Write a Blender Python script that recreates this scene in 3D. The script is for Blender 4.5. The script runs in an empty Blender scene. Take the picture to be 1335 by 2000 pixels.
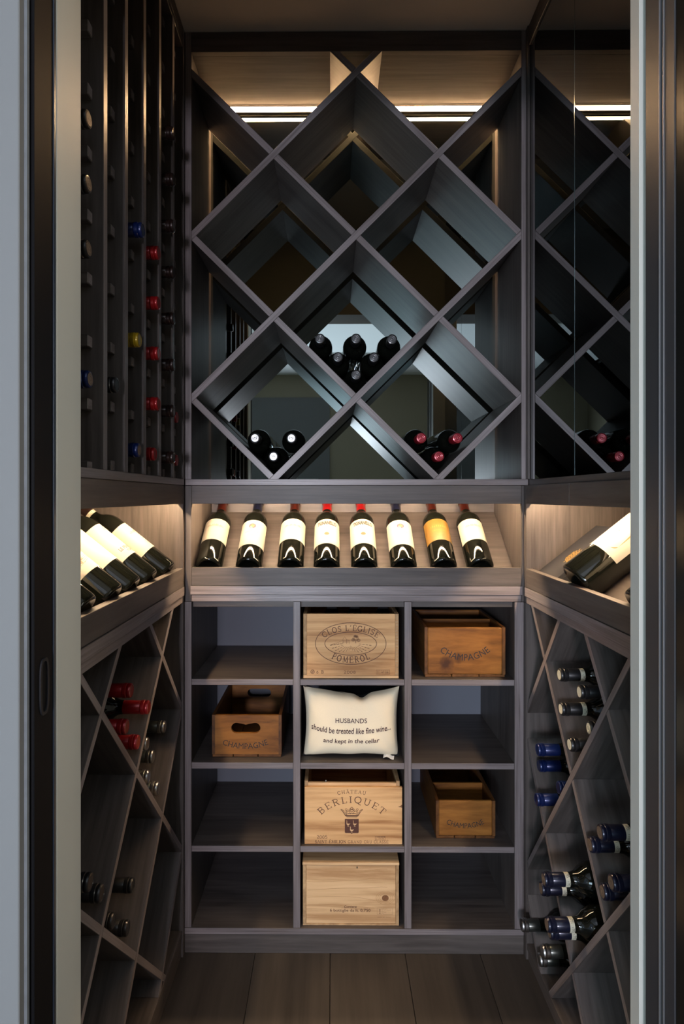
import bpy, bmesh, math, random
from mathutils import Matrix, Vector
random.seed(7)
R = math.radians
C = bpy.context.scene.collection
sc = bpy.context.scene

# ------------------------------------------------------------------ camera
FPX = 1155.0                                   # focal length in pixels of the 2000 px tall frame
cam_d = bpy.data.cameras.new('camera')
cam = bpy.data.objects.new('camera', cam_d); C.objects.link(cam)
cam_d.sensor_fit = 'VERTICAL'; cam_d.sensor_height = 36.0; cam_d.sensor_width = 24.0
cam_d.lens = FPX / 2000.0 * 36.0
YAW = R(0.42)
cam.location = (0, 0, 1.275)
cam.rotation_euler = (R(90), 0, YAW)
cam_d.shift_x = (667.5 - (647.0 - FPX * math.tan(YAW))) / 2000.0
cam_d.shift_y = -(1000.0 - 970.0) / 2000.0
cam_d.clip_start = 0.02
sc.camera = cam

# ------------------------------------------------------------------ world, lights, exposure
sc.view_settings.view_transform = 'Standard'
sc.view_settings.look = 'None'
sc.view_settings.exposure = 0.0
sc.view_settings.gamma = 1.0
sc.view_settings.use_curve_mapping = False
sc.cycles.use_denoising = True
sc.cycles.max_bounces = 10
sc.cycles.diffuse_bounces = 5
sc.cycles.glossy_bounces = 6
sc.cycles.sample_clamp_indirect = 4.0

w = bpy.data.worlds.new('world'); sc.world = w; w.use_nodes = True
w.node_tree.nodes['Background'].inputs[0].default_value = (0.55, 0.72, 1.0, 1)
w.node_tree.nodes['Background'].inputs[1].default_value = 0.4

def area(name, loc, rot, sx, sy, power, col):
    l = bpy.data.lights.new(name, 'AREA'); l.shape = 'RECTANGLE'; l.size = sx; l.size_y = sy
    l.energy = power; l.color = col
    o = bpy.data.objects.new(name, l); C.objects.link(o); o.location = loc; o.rotation_euler = rot
    return o
# added cool fill from an invented hall window, left behind the camera
area('window_daylight', (-1.66, -1.05, 1.15), (0, R(-90), 0), 2.0, 1.3, 3.0, (0.66, 0.82, 1.0))
# added unseen fill lights: low teal for shelf undersides, slim frontal for front edges
area('rear_window_daylight', (-1.15, -2.58, 0.85), (R(90), 0, 0), 1.1, 0.9, 58.0, (0.62, 0.84, 1.0))
area('rear_door_daylight', (-0.36, -2.58, 1.19), (R(90), 0, 0), 0.34, 0.46, 76.0, (0.92, 0.88, 1.0))
# added unseen warm fill from the right, brightens the left jamb
area('hall_wall_light', (1.46, 0.48, 1.5), (0, R(90), 0), 1.0, 0.3, 8.0, (1.0, 0.95, 0.86))
# invented skylight, gives the bright hall ceiling in the mirror
area('hall_skylight', (0.10, -1.0, 2.59), (0, 0, 0), 1.4, 1.2, 5.2, (0.74, 0.86, 1.0))

LED_NICHE = 430.0
LED_TOP = 170.0

# ------------------------------------------------------------------ materials
def new_mat(name):
    m = bpy.data.materials.new(name); m.use_nodes = True
    nt = m.node_tree; b = nt.nodes['Principled BSDF']
    return m, nt, b
def plain(name, col, rough=0.5, metal=0.0, spec=0.5, coat=0.0, noise=0.0, nscale=60.0):
    m, nt, b = new_mat(name)
    b.inputs['Base Color'].default_value = (*col, 1); b.inputs['Roughness'].default_value = rough
    b.inputs['Metallic'].default_value = metal; b.inputs['Specular IOR Level'].default_value = spec
    b.inputs['Coat Weight'].default_value = coat; b.inputs['Coat Roughness'].default_value = 0.08
    if noise:
        tc = nt.nodes.new('ShaderNodeTexCoord'); n = nt.nodes.new('ShaderNodeTexNoise')
        n.inputs['Scale'].default_value = nscale; n.inputs['Detail'].default_value = 5
        nt.links.new(tc.outputs['Object'], n.inputs['Vector'])
        mx = nt.nodes.new('ShaderNodeMix'); mx.data_type = 'RGBA'
        mx.inputs[6].default_value = (*[c * (1 - noise) for c in col], 1)
        mx.inputs[7].default_value = (*[min(1, c * (1 + noise)) for c in col], 1)
        nt.links.new(n.outputs['Fac'], mx.inputs[0]); nt.links.new(mx.outputs[2], b.inputs['Base Color'])
    return m
def wood(name, c1, c2, c3=None, along=3.0, across=70.0, rough=0.42, bump=0.12, spec=0.5, coat=0.0, lo=0.36, hi=0.64):
    """grain runs along each mesh's local X"""
    m, nt, b = new_mat(name); L = nt.links.new; N = nt.nodes.new
    tc = N('ShaderNodeTexCoord'); oi = N('ShaderNodeObjectInfo')
    off = N('ShaderNodeVectorMath'); off.operation = 'SCALE'; off.inputs[0].default_value = (13.7, 7.3, 9.1)
    L(oi.outputs['Random'], off.inputs['Scale'])
    add = N('ShaderNodeVectorMath'); add.operation = 'ADD'
    L(tc.outputs['Object'], add.inputs[0]); L(off.outputs[0], add.inputs[1])
    mp = N('ShaderNodeMapping'); mp.inputs['Scale'].default_value = (along, across, across)
    L(add.outputs[0], mp.inputs['Vector'])
    n1 = N('ShaderNodeTexNoise'); n1.inputs['Scale'].default_value = 1.0; n1.inputs['Detail'].default_value = 6
    n1.inputs['Roughness'].default_value = 0.62; n1.inputs['Distortion'].default_value = 0.35
    L(mp.outputs[0], n1.inputs['Vector'])
    mp2 = N('ShaderNodeMapping'); mp2.inputs['Scale'].default_value = (along * 0.6, across * 0.16, across * 0.16)
    L(add.outputs[0], mp2.inputs['Vector'])
    n2 = N('ShaderNodeTexNoise'); n2.inputs['Scale'].default_value = 1.0; n2.inputs['Detail'].default_value = 3
    n2.inputs['Distortion'].default_value = 0.8
    L(mp2.outputs[0], n2.inputs['Vector'])
    mixf = N('ShaderNodeMath'); mixf.operation = 'MULTIPLY_ADD'; mixf.inputs[1].default_value = 0.55
    sub = N('ShaderNodeMath'); sub.operation = 'MULTIPLY'; sub.inputs[1].default_value = 0.45
    L(n2.outputs['Fac'], sub.inputs[0]); L(n1.outputs['Fac'], mixf.inputs[0]); L(sub.outputs[0], mixf.inputs[2])
    rp = N('ShaderNodeValToRGB'); e = rp.color_ramp.elements
    e[0].position = lo; e[0].color = (*c1, 1); e[1].position = hi; e[1].color = (*c2, 1)
    if c3:
        x = e.new((lo + hi) / 2); x.color = (*c3, 1)
    L(mixf.outputs[0], rp.inputs['Fac'])
    col = rp.outputs['Color']
    L(col, b.inputs['Base Color'])
    b.inputs['Roughness'].default_value = rough; b.inputs['Specular IOR Level'].default_value = spec
    b.inputs['Coat Weight'].default_value = coat; b.inputs['Coat Roughness'].default_value = 0.15
    bp = N('ShaderNodeBump'); bp.inputs['Strength'].default_value = bump; bp.inputs['Distance'].default_value = 0.002
    L(n1.outputs['Fac'], bp.inputs['Height']); L(bp.outputs[0], b.inputs['Normal'])
    return m
def emit(name, col, s):
    m, nt, b = new_mat(name)
    b.inputs['Base Color'].default_value = (0.8, 0.8, 0.8, 1)
    b.inputs['Emission Color'].default_value = (*col, 1); b.inputs['Emission Strength'].default_value = s
    return m

WARM = (1.0, 0.70, 0.42)
M = {}
M['wood'] = wood('smoked_oak', (0.042, 0.034, 0.031), (0.098, 0.083, 0.076), (0.069, 0.058, 0.053), along=4, across=85, rough=0.47, bump=0.12, spec=0.40)
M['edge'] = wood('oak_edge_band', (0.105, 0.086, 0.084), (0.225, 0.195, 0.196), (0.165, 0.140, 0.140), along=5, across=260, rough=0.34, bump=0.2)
M['wood_dark'] = wood('dark_oak', (0.030, 0.026, 0.025), (0.058, 0.050, 0.047), along=4, across=85, rough=0.40, bump=0.15)
M['floor'] = wood('floor_oak', (0.026, 0.021, 0.017), (0.056, 0.046, 0.037), along=2.2, across=38, rough=0.5, bump=0.2)
M['pine'] = wood('pine', (0.36, 0.165, 0.060), (0.72, 0.43, 0.20), (0.60, 0.335, 0.145), along=3.0, across=52, rough=0.6, bump=0.1, spec=0.3, lo=0.40, hi=0.60)
M['pine_pale'] = wood('pale_pine', (0.46, 0.255, 0.115), (0.76, 0.50, 0.27), (0.68, 0.43, 0.22), along=2.6, across=46, rough=0.6, bump=0.1, spec=0.3, lo=0.40, hi=0.60)
M['pine_end'] = wood('pine_end_grain', (0.26, 0.14, 0.06), (0.56, 0.36, 0.18), along=40, across=60, rough=0.7, bump=0.2)
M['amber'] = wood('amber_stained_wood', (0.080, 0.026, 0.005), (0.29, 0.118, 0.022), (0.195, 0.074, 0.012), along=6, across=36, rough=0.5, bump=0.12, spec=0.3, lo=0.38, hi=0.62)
M['amber_stained'] = wood('amber_wood_with_dark_stain', (0.080, 0.026, 0.005), (0.29, 0.118, 0.022), (0.195, 0.074, 0.012), along=6, across=36, rough=0.5, bump=0.12, spec=0.3, lo=0.38, hi=0.62)
def blot(m, x, z, rx, rz, amount):
    nt = m.node_tree; b = nt.nodes['Principled BSDF']; L = nt.links.new; N = nt.nodes.new
    src = b.inputs['Base Color'].links[0].from_socket
    tc = N('ShaderNodeTexCoord'); mp = N('ShaderNodeMapping'); mp.vector_type = 'TEXTURE'
    mp.inputs['Location'].default_value = (x, 0, z); mp.inputs['Scale'].default_value = (rx, 10.0, rz)
    L(tc.outputs['Object'], mp.inputs['Vector'])
    ns = N('ShaderNodeTexNoise'); ns.inputs['Scale'].default_value = 70.0; ns.inputs['Detail'].default_value = 3; L(tc.outputs['Object'], ns.inputs['Vector'])
    ln = N('ShaderNodeVectorMath'); ln.operation = 'LENGTH'; L(mp.outputs[0], ln.inputs[0])
    ad = N('ShaderNodeMath'); ad.operation = 'MULTIPLY_ADD'; ad.inputs[1].default_value = 0.9; L(ns.outputs['Fac'], ad.inputs[0]); L(ln.outputs['Value'], ad.inputs[2])
    rp = N('ShaderNodeMapRange'); rp.inputs['From Min'].default_value = 0.75; rp.inputs['From Max'].default_value = 1.45
    rp.inputs['To Min'].default_value = amount; rp.inputs['To Max'].default_value = 0.0; L(ad.outputs[0], rp.inputs['Value'])
    mx = N('ShaderNodeMix'); mx.data_type = 'RGBA'; mx.inputs[7].default_value = (0.045, 0.014, 0.005, 1)
    L(rp.outputs[0], mx.inputs[0]); L(src, mx.inputs[6]); L(mx.outputs[2], b.inputs['Base Color'])
blot(M['amber_stained'], -0.052, -0.036, 0.022, 0.028, 0.9)
blot(M['amber_stained'], -0.018, -0.020, 0.014, 0.020, 0.6)
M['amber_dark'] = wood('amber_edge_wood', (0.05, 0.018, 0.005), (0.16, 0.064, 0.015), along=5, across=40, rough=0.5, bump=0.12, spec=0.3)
M['knot'] = plain('knot', (0.20, 0.085, 0.030), 0.6, noise=0.5, nscale=300)
M['stain'] = plain('wood_stain', (0.42, 0.22, 0.085), 0.6, noise=0.2, nscale=90)
M['nail'] = plain('nail_hole', (0.03, 0.022, 0.018), 0.6)
M['brand'] = plain('burnt_brown_print', (0.085, 0.028, 0.016), 0.7)
M['brand_soft'] = plain('faded_brown_print', (0.20, 0.095, 0.045), 0.7)
M['black_print'] = plain('black_print', (0.012, 0.010, 0.010), 0.6)
M['maroon_print'] = plain('maroon_print', (0.045, 0.008, 0.010), 0.7)
M['mirror'] = plain('mirror_glass', (0.27, 0.31, 0.30), 0.0, metal=1.0)
M['mirror_dark'] = plain('tinted_mirror_glass', (0.30, 0.31, 0.32), 0.0, metal=1.0)
M['seam'] = plain('polished_glass_edge', (0.25, 0.33, 0.34), 0.15, metal=0.8)
M['led_niche'] = emit('niche_led', WARM, LED_NICHE)
M['led_top'] = emit('top_led', (1.0, 0.60, 0.30), LED_TOP)
M['alu'] = plain('aluminium', (0.55, 0.52, 0.48), 0.35, metal=1.0)
M['glass'] = plain('dark_bottle_glass', (0.0035, 0.004, 0.003), 0.05, spec=0.35)
M['paper'] = plain('cream_label_paper', (0.29, 0.262, 0.215), 0.7)
M['paper_white'] = plain('white_label_paper', (0.27, 0.25, 0.215), 0.7)
M['paper_gold'] = plain('gold_label_paper', (0.125, 0.064, 0.010), 0.45, noise=0.12, nscale=80)
M['paper_tan'] = plain('tan_label_paper', (0.235, 0.155, 0.070), 0.7, noise=0.15, nscale=60)
M['paper_orange'] = plain('orange_label_art', (0.17, 0.062, 0.008), 0.6, noise=0.35, nscale=22)
M['print_faint'] = plain('faint_grey_print', (0.15, 0.125, 0.095), 0.7)
M['print_gold'] = plain('brown_gold_print', (0.25, 0.13, 0.025), 0.6)
M['print_tan'] = plain('tan_print', (0.11, 0.05, 0.02), 0.7)
M['purple'] = plain('purple_print', (0.035, 0.014, 0.060), 0.6)
M['gold'] = plain('gold_foil', (0.42, 0.25, 0.055), 0.45, metal=0.4)
def foil(name, col, rough=0.3, metal=0.35): return plain(name, col, rough, metal, 0.5, 0.25, noise=0.18, nscale=420)
M['cap_red'] = foil('red_foil', (0.27, 0.007, 0.009))
M['cap_winered'] = foil('wine_red_foil', (0.24, 0.008, 0.018))
M['cap_brown'] = foil('oxblood_foil', (0.045, 0.008, 0.005))
M['cap_dkbrown'] = foil('dark_brown_foil', (0.022, 0.011, 0.009))
M['cap_blue'] = foil('blue_foil', (0.004, 0.013, 0.075))
M['cap_navy'] = foil('navy_foil', (0.007, 0.009, 0.026))
M['cap_yellow'] = foil('yellow_foil', (0.30, 0.20, 0.008))
M['cap_black'] = foil('black_foil', (0.010, 0.010, 0.011), 0.38, 0.2)
M['cap_silver'] = foil('silver_foil', (0.42, 0.41, 0.40), 0.30, 1.0)
M['cap_tin'] = foil('tin_green_foil', (0.08, 0.085, 0.075), 0.3, 0.8)
M['cap_grey'] = foil('grey_top_foil', (0.045, 0.045, 0.048), 0.4, 0.3)
M['cork'] = plain('embossed_cap_top', (0.12, 0.085, 0.06), 0.5, noise=0.4, nscale=400)
M['strip'] = plain('neck_strip_paper', (0.55, 0.52, 0.40), 0.7)
M['strip_edge'] = plain('neck_strip_gold_border', (0.50, 0.36, 0.10), 0.6)
M['fabric'] = plain('cream_cotton', (0.82, 0.71, 0.52), 0.9, spec=0.2, noise=0.05, nscale=500)
M['fabric_black'] = plain('black_cotton', (0.012, 0.012, 0.014), 0.9, spec=0.2)
M['tag'] = plain('white_tag', (0.75, 0.75, 0.74), 0.8)
M['slate'] = plain('slate_card', (0.015, 0.0155, 0.020), 0.6, spec=0.25, noise=0.06, nscale=200)
M['leaflet'] = plain('leaflet_paper', (0.62, 0.58, 0.50), 0.7)
M['wall_hall'] = plain('grey_white_plaster', (0.185, 0.19, 0.19), 0.75, noise=0.03, nscale=8)
M['wall_cream'] = plain('cream_plaster', (0.30, 0.27, 0.19), 0.8, noise=0.03, nscale=6)
M['wall_grey'] = plain('blue_grey_plaster', (0.13, 0.14, 0.17), 0.8, noise=0.03, nscale=8)
M['wall_cellar'] = plain('dark_cream_plaster', (0.11, 0.10, 0.075), 0.8)
M['wall_dim'] = plain('dark_grey_plaster', (0.15, 0.155, 0.155), 0.6)
M['ceiling'] = plain('ceiling_plaster', (0.50, 0.46, 0.40), 0.85)
M['ceiling_hall'] = plain('hall_ceiling_plaster', (0.75, 0.78, 0.80), 0.85)
M['jamb'] = plain('cream_jamb_paint', (0.58, 0.58, 0.52), 0.5, noise=0.03, nscale=9)
M['door_black'] = plain('black_door_frame', (0.005, 0.005, 0.006), 0.6, spec=0.15)
M['door_grey'] = plain('charcoal_frame', (0.040, 0.040, 0.044), 0.45)
M['pull'] = plain('dark_pull', (0.014, 0.014, 0.016), 0.5, spec=0.3)
M['door_gloss'] = plain('gloss_dark_frame', (0.010, 0.010, 0.009), 0.22, spec=0.2)
M['steel'] = plain('pale_steel_bead', (0.30, 0.30, 0.31), 0.35, metal=0.7)
M['steel_blue'] = plain('dark_blue_bead', (0.045, 0.060, 0.085), 0.3, metal=0.5)
M['bead'] = plain('corner_bead', (0.18, 0.20, 0.22), 0.7, noise=0.25, nscale=40)
M['plastic'] = plain('switch_plastic', (0.55, 0.55, 0.52), 0.4)
M['glass_pane'] = plain('window_glass', (0.9, 0.95, 1.0), 0.0)
M['glass_pane'].node_tree.nodes['Principled BSDF'].inputs['Transmission Weight'].default_value = 1.0

# ------------------------------------------------------------------ object helpers
def empty(name, loc, label, cat=None, group=None, kind=None):
    o = bpy.data.objects.new(name, None); C.objects.link(o); o.location = loc
    o.empty_display_size = 0.05
    tag(o, label, cat, group, kind); return o
def tag(o, label=None, cat=None, group=None, kind=None):
    if label: o['label'] = label
    if cat: o['category'] = cat
    if group: o['group'] = group
    if kind: o['kind'] = kind
    return o
def link(name, me, mat, parent=None, mw=None, smooth=False):
    if mat is not None and not me.materials: me.materials.append(mat)
    if smooth:
        for p in me.polygons: p.use_smooth = True
    o = bpy.data.objects.new(name, me); C.objects.link(o)
    mw = mw if mw is not None else Matrix.Identity(4)
    if parent is not None:
        o.parent = parent
        base = Matrix.Identity(4); p = parent
        chain = []
        while p is not None:
            chain.append(p); p = p.parent
        for q in reversed(chain): base = base @ q.matrix_basis
        mw = base.inverted() @ mw
    o.matrix_basis = mw
    return o
def mesh_from(name, vs, fs):
    me = bpy.data.meshes.new(name); me.from_pydata([tuple(v) for v in vs], [], fs); me.update(); return me
def axis_matrix(ax, up=None):
    ax = Vector(ax).normalized()
    t = Vector(up) if up is not None else (Vector((0, 0, 1)) if abs(ax.z) < 0.9 else Vector((0, 1, 0)))
    y = t.cross(ax).normalized(); z = ax.cross(y)
    return Matrix((ax, y, z)).transposed()
def box(name, x0, x1, y0, y1, z0, z1, mat, parent=None, grain='x', bev=0.0007, edge=None):
    s = (x1 - x0, y1 - y0, z1 - z0)
    rot = {'x': Matrix.Identity(3), 'y': Matrix.Rotation(R(90), 3, 'Z'), 'z': Matrix.Rotation(R(-90), 3, 'Y')}[grain]
    l = {'x': s, 'y': (s[1], s[0], s[2]), 'z': (s[2], s[1], s[0])}[grain]
    bm = bmesh.new(); bmesh.ops.create_cube(bm, size=1.0)
    for v in bm.verts: v.co = Vector((v.co.x * l[0], v.co.y * l[1], v.co.z * l[2]))
    if bev and min(s) > bev * 3:
        bmesh.ops.bevel(bm, geom=bm.edges[:], offset=bev, segments=1, affect='EDGES')
    me = bpy.data.meshes.new(name); bm.to_mesh(me); bm.free()
    if edge is not None:                                    # lighter edge band on the face that looks along edge
        band(me, mat, rot.transposed() @ Vector(edge))
    mw = Matrix.Translation(((x0 + x1) / 2, (y0 + y1) / 2, (z0 + z1) / 2)) @ rot.to_4x4()
    return link(name, me, mat, parent, mw)
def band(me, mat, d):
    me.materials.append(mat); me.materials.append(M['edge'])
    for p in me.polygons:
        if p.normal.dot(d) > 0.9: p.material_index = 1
def prism(name, pts, ext, mat, parent=None, axis=(1, 0, 0), bev=0.0006, edge=False):
    """polygon of world points extruded by vector ext; local X follows axis"""
    pts = [Vector(p) for p in pts]; ext = Vector(ext)
    n = len(pts)
    cen = sum(pts, Vector()) / n + ext / 2
    Rm = axis_matrix(axis, ext if Vector(axis).normalized().cross(ext.normalized()).length > 0.1 else None)
    inv = Rm.transposed()
    vs = [inv @ (p - cen) for p in pts] + [inv @ (p + ext - cen) for p in pts]
    fs = [list(range(n))[::-1], list(range(n, 2 * n))] + [[i, (i + 1) % n, (i + 1) % n + n, i + n] for i in range(n)]
    bm = bmesh.new()
    bv = [bm.verts.new(v) for v in vs]
    for f in fs: bm.faces.new([bv[i] for i in f])
    bmesh.ops.recalc_face_normals(bm, faces=bm.faces[:])
    if bev: bmesh.ops.bevel(bm, geom=bm.edges[:], offset=bev, segments=1, affect='EDGES')
    me = bpy.data.meshes.new(name); bm.to_mesh(me); bm.free()
    if edge: band(me, mat, -(inv @ ext.normalized()))
    return link(name, me, mat, parent, Matrix.Translation(cen) @ Rm.to_4x4())
def clip_poly(poly, n, d):
    """keep 2-D points with n.p <= d"""
    out = []
    for i in range(len(poly)):
        a, b = poly[i], poly[(i + 1) % len(poly)]
        da = n[0] * a[0] + n[1] * a[1] - d; db = n[0] * b[0] + n[1] * b[1] - d
        if da <= 1e-9: out.append(a)
        if (da < -1e-9 and db > 1e-9) or (da > 1e-9 and db < -1e-9):
            t = da / (da - db); out.append((a[0] + (b[0] - a[0]) * t, a[1] + (b[1] - a[1]) * t))
    return out
def lathe_mesh(name, prof, seg=40):
    vs, fs = [], []
    rings = []
    for r, z in prof:
        if r < 1e-6:
            rings.append([len(vs)]); vs.append((0, 0, z))
        else:
            rings.append(list(range(len(vs), len(vs) + seg)))
            for k in range(seg):
                a = 2 * math.pi * k / seg; vs.append((r * math.cos(a), r * math.sin(a), z))
    for a, b in zip(rings, rings[1:]):
        for k in range(seg):
            k2 = (k + 1) % seg
            if len(a) == 1 and len(b) == 1: continue
            if len(a) == 1: fs.append([a[0], b[k2], b[k]])
            elif len(b) == 1: fs.append([a[k], a[k2], b[0]])
            else: fs.append([a[k], a[k2], b[k2], b[k]])
    me = mesh_from(name, vs, fs)
    for p in me.polygons: p.use_smooth = True
    me.set_sharp_from_angle(angle=R(38))
    return me

# ------------------------------------------------------------------ flat printing (text, lines, emblems)
_tc = {}
def glyphs(text, shear=0.0, bold=0.0):
    key = (text, shear, bold)
    if key in _tc: return _tc[key]
    cu = bpy.data.curves.new('lettering_curve', 'FONT'); cu.body = text; cu.size = 1.0; cu.shear = shear; cu.offset = bold
    cu.resolution_u = 3
    ob = bpy.data.objects.new('lettering_source', cu); C.objects.link(ob)
    dg = bpy.context.evaluated_depsgraph_get(); dg.update()
    me = bpy.data.meshes.new_from_object(ob.evaluated_get(dg))
    vs = [(v.co.x, v.co.y) for v in me.vertices]; fs = [list(p.vertices) for p in me.polygons]
    bpy.data.meshes.remove(me); bpy.data.objects.remove(ob); bpy.data.curves.remove(cu)
    _tc[key] = (vs, fs); return vs, fs

class Print:
    def __init__(s): s.v = []; s.f = []
    def put(s, vs, fs, fn=lambda p: p):
        o = len(s.v); s.v += [fn(p) for p in vs]; s.f += [[i + o for i in f] for f in fs]; return s
    def poly(s, pts): return s.put(pts, [list(range(len(pts)))])
    def rect(s, x0, y0, x1, y1): return s.poly([(x0, y0), (x1, y0), (x1, y1), (x0, y1)])
    def line(s, pts, wd, closed=False):
        n = len(pts); L = []; Rr = []
        for i in range(n):
            a = pts[(i - 1) % n] if (closed or i > 0) else pts[i]
            b = pts[(i + 1) % n] if (closed or i < n - 1) else pts[i]
            dx, dy = b[0] - a[0], b[1] - a[1]; l = math.hypot(dx, dy) or 1
            nx, ny = -dy / l * wd / 2, dx / l * wd / 2
            L.append((pts[i][0] + nx, pts[i][1] + ny)); Rr.append((pts[i][0] - nx, pts[i][1] - ny))
        m = n if closed else n - 1
        return s.put(L + Rr, [[i, i + n, (i + 1) % n + n, (i + 1) % n] for i in range(m)])
    def frame(s, x0, y0, x1, y1, wd):
        s.rect(x0, y0, x1, y0 + wd); s.rect(x0, y1 - wd, x1, y1); s.rect(x0, y0, x0 + wd, y1); return s.rect(x1 - wd, y0, x1, y1)
    def ellipse(s, cx, cy, rx, ry, wd, n=64):
        return s.line([(cx + rx * math.cos(2 * math.pi * k / n), cy + ry * math.sin(2 * math.pi * k / n)) for k in range(n)], wd, True)
    def disc(s, cx, cy, rx, ry=None, n=28):
        ry = ry or rx
        return s.poly([(cx + rx * math.cos(2 * math.pi * k / n), cy + ry * math.sin(2 * math.pi * k / n)) for k in range(n)])
    def text(s, t, cx, cy, wid, hgt, shear=0.0, bold=0.0, bend=None):
        """text fitted in a box centred on (cx, cy); bend maps the flat point"""
        vs, fs = glyphs(t, shear, bold)
        if not vs: return s
        x0 = min(v[0] for v in vs); x1 = max(v[0] for v in vs); y0 = min(v[1] for v in vs); y1 = max(v[1] for v in vs)
        fn = lambda p: (cx + ((p[0] - x0) / (x1 - x0) - 0.5) * wid, cy + ((p[1] - y0) / (y1 - y0) - 0.5) * hgt)
        if bend: g = lambda p: bend(fn(p))
        else: g = fn
        return s.put(vs, fs, g)
    def mesh(s, name, fn):
        me = mesh_from(name, [fn(p) for p in s.v], s.f); return me
def arc_bend(cx, cy, rad, up=True):
    """bends a straight line of text at y=0 round a circle: up=True arches like a rainbow"""
    def f(p):
        a = (p[0] - cx) / rad
        if up: return (cx + (rad + p[1]) * math.sin(a), cy - rad + (rad + p[1]) * math.cos(a))
        return (cx + (rad - p[1]) * math.sin(a), cy + rad - (rad - p[1]) * math.cos(a))
    return f

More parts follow.
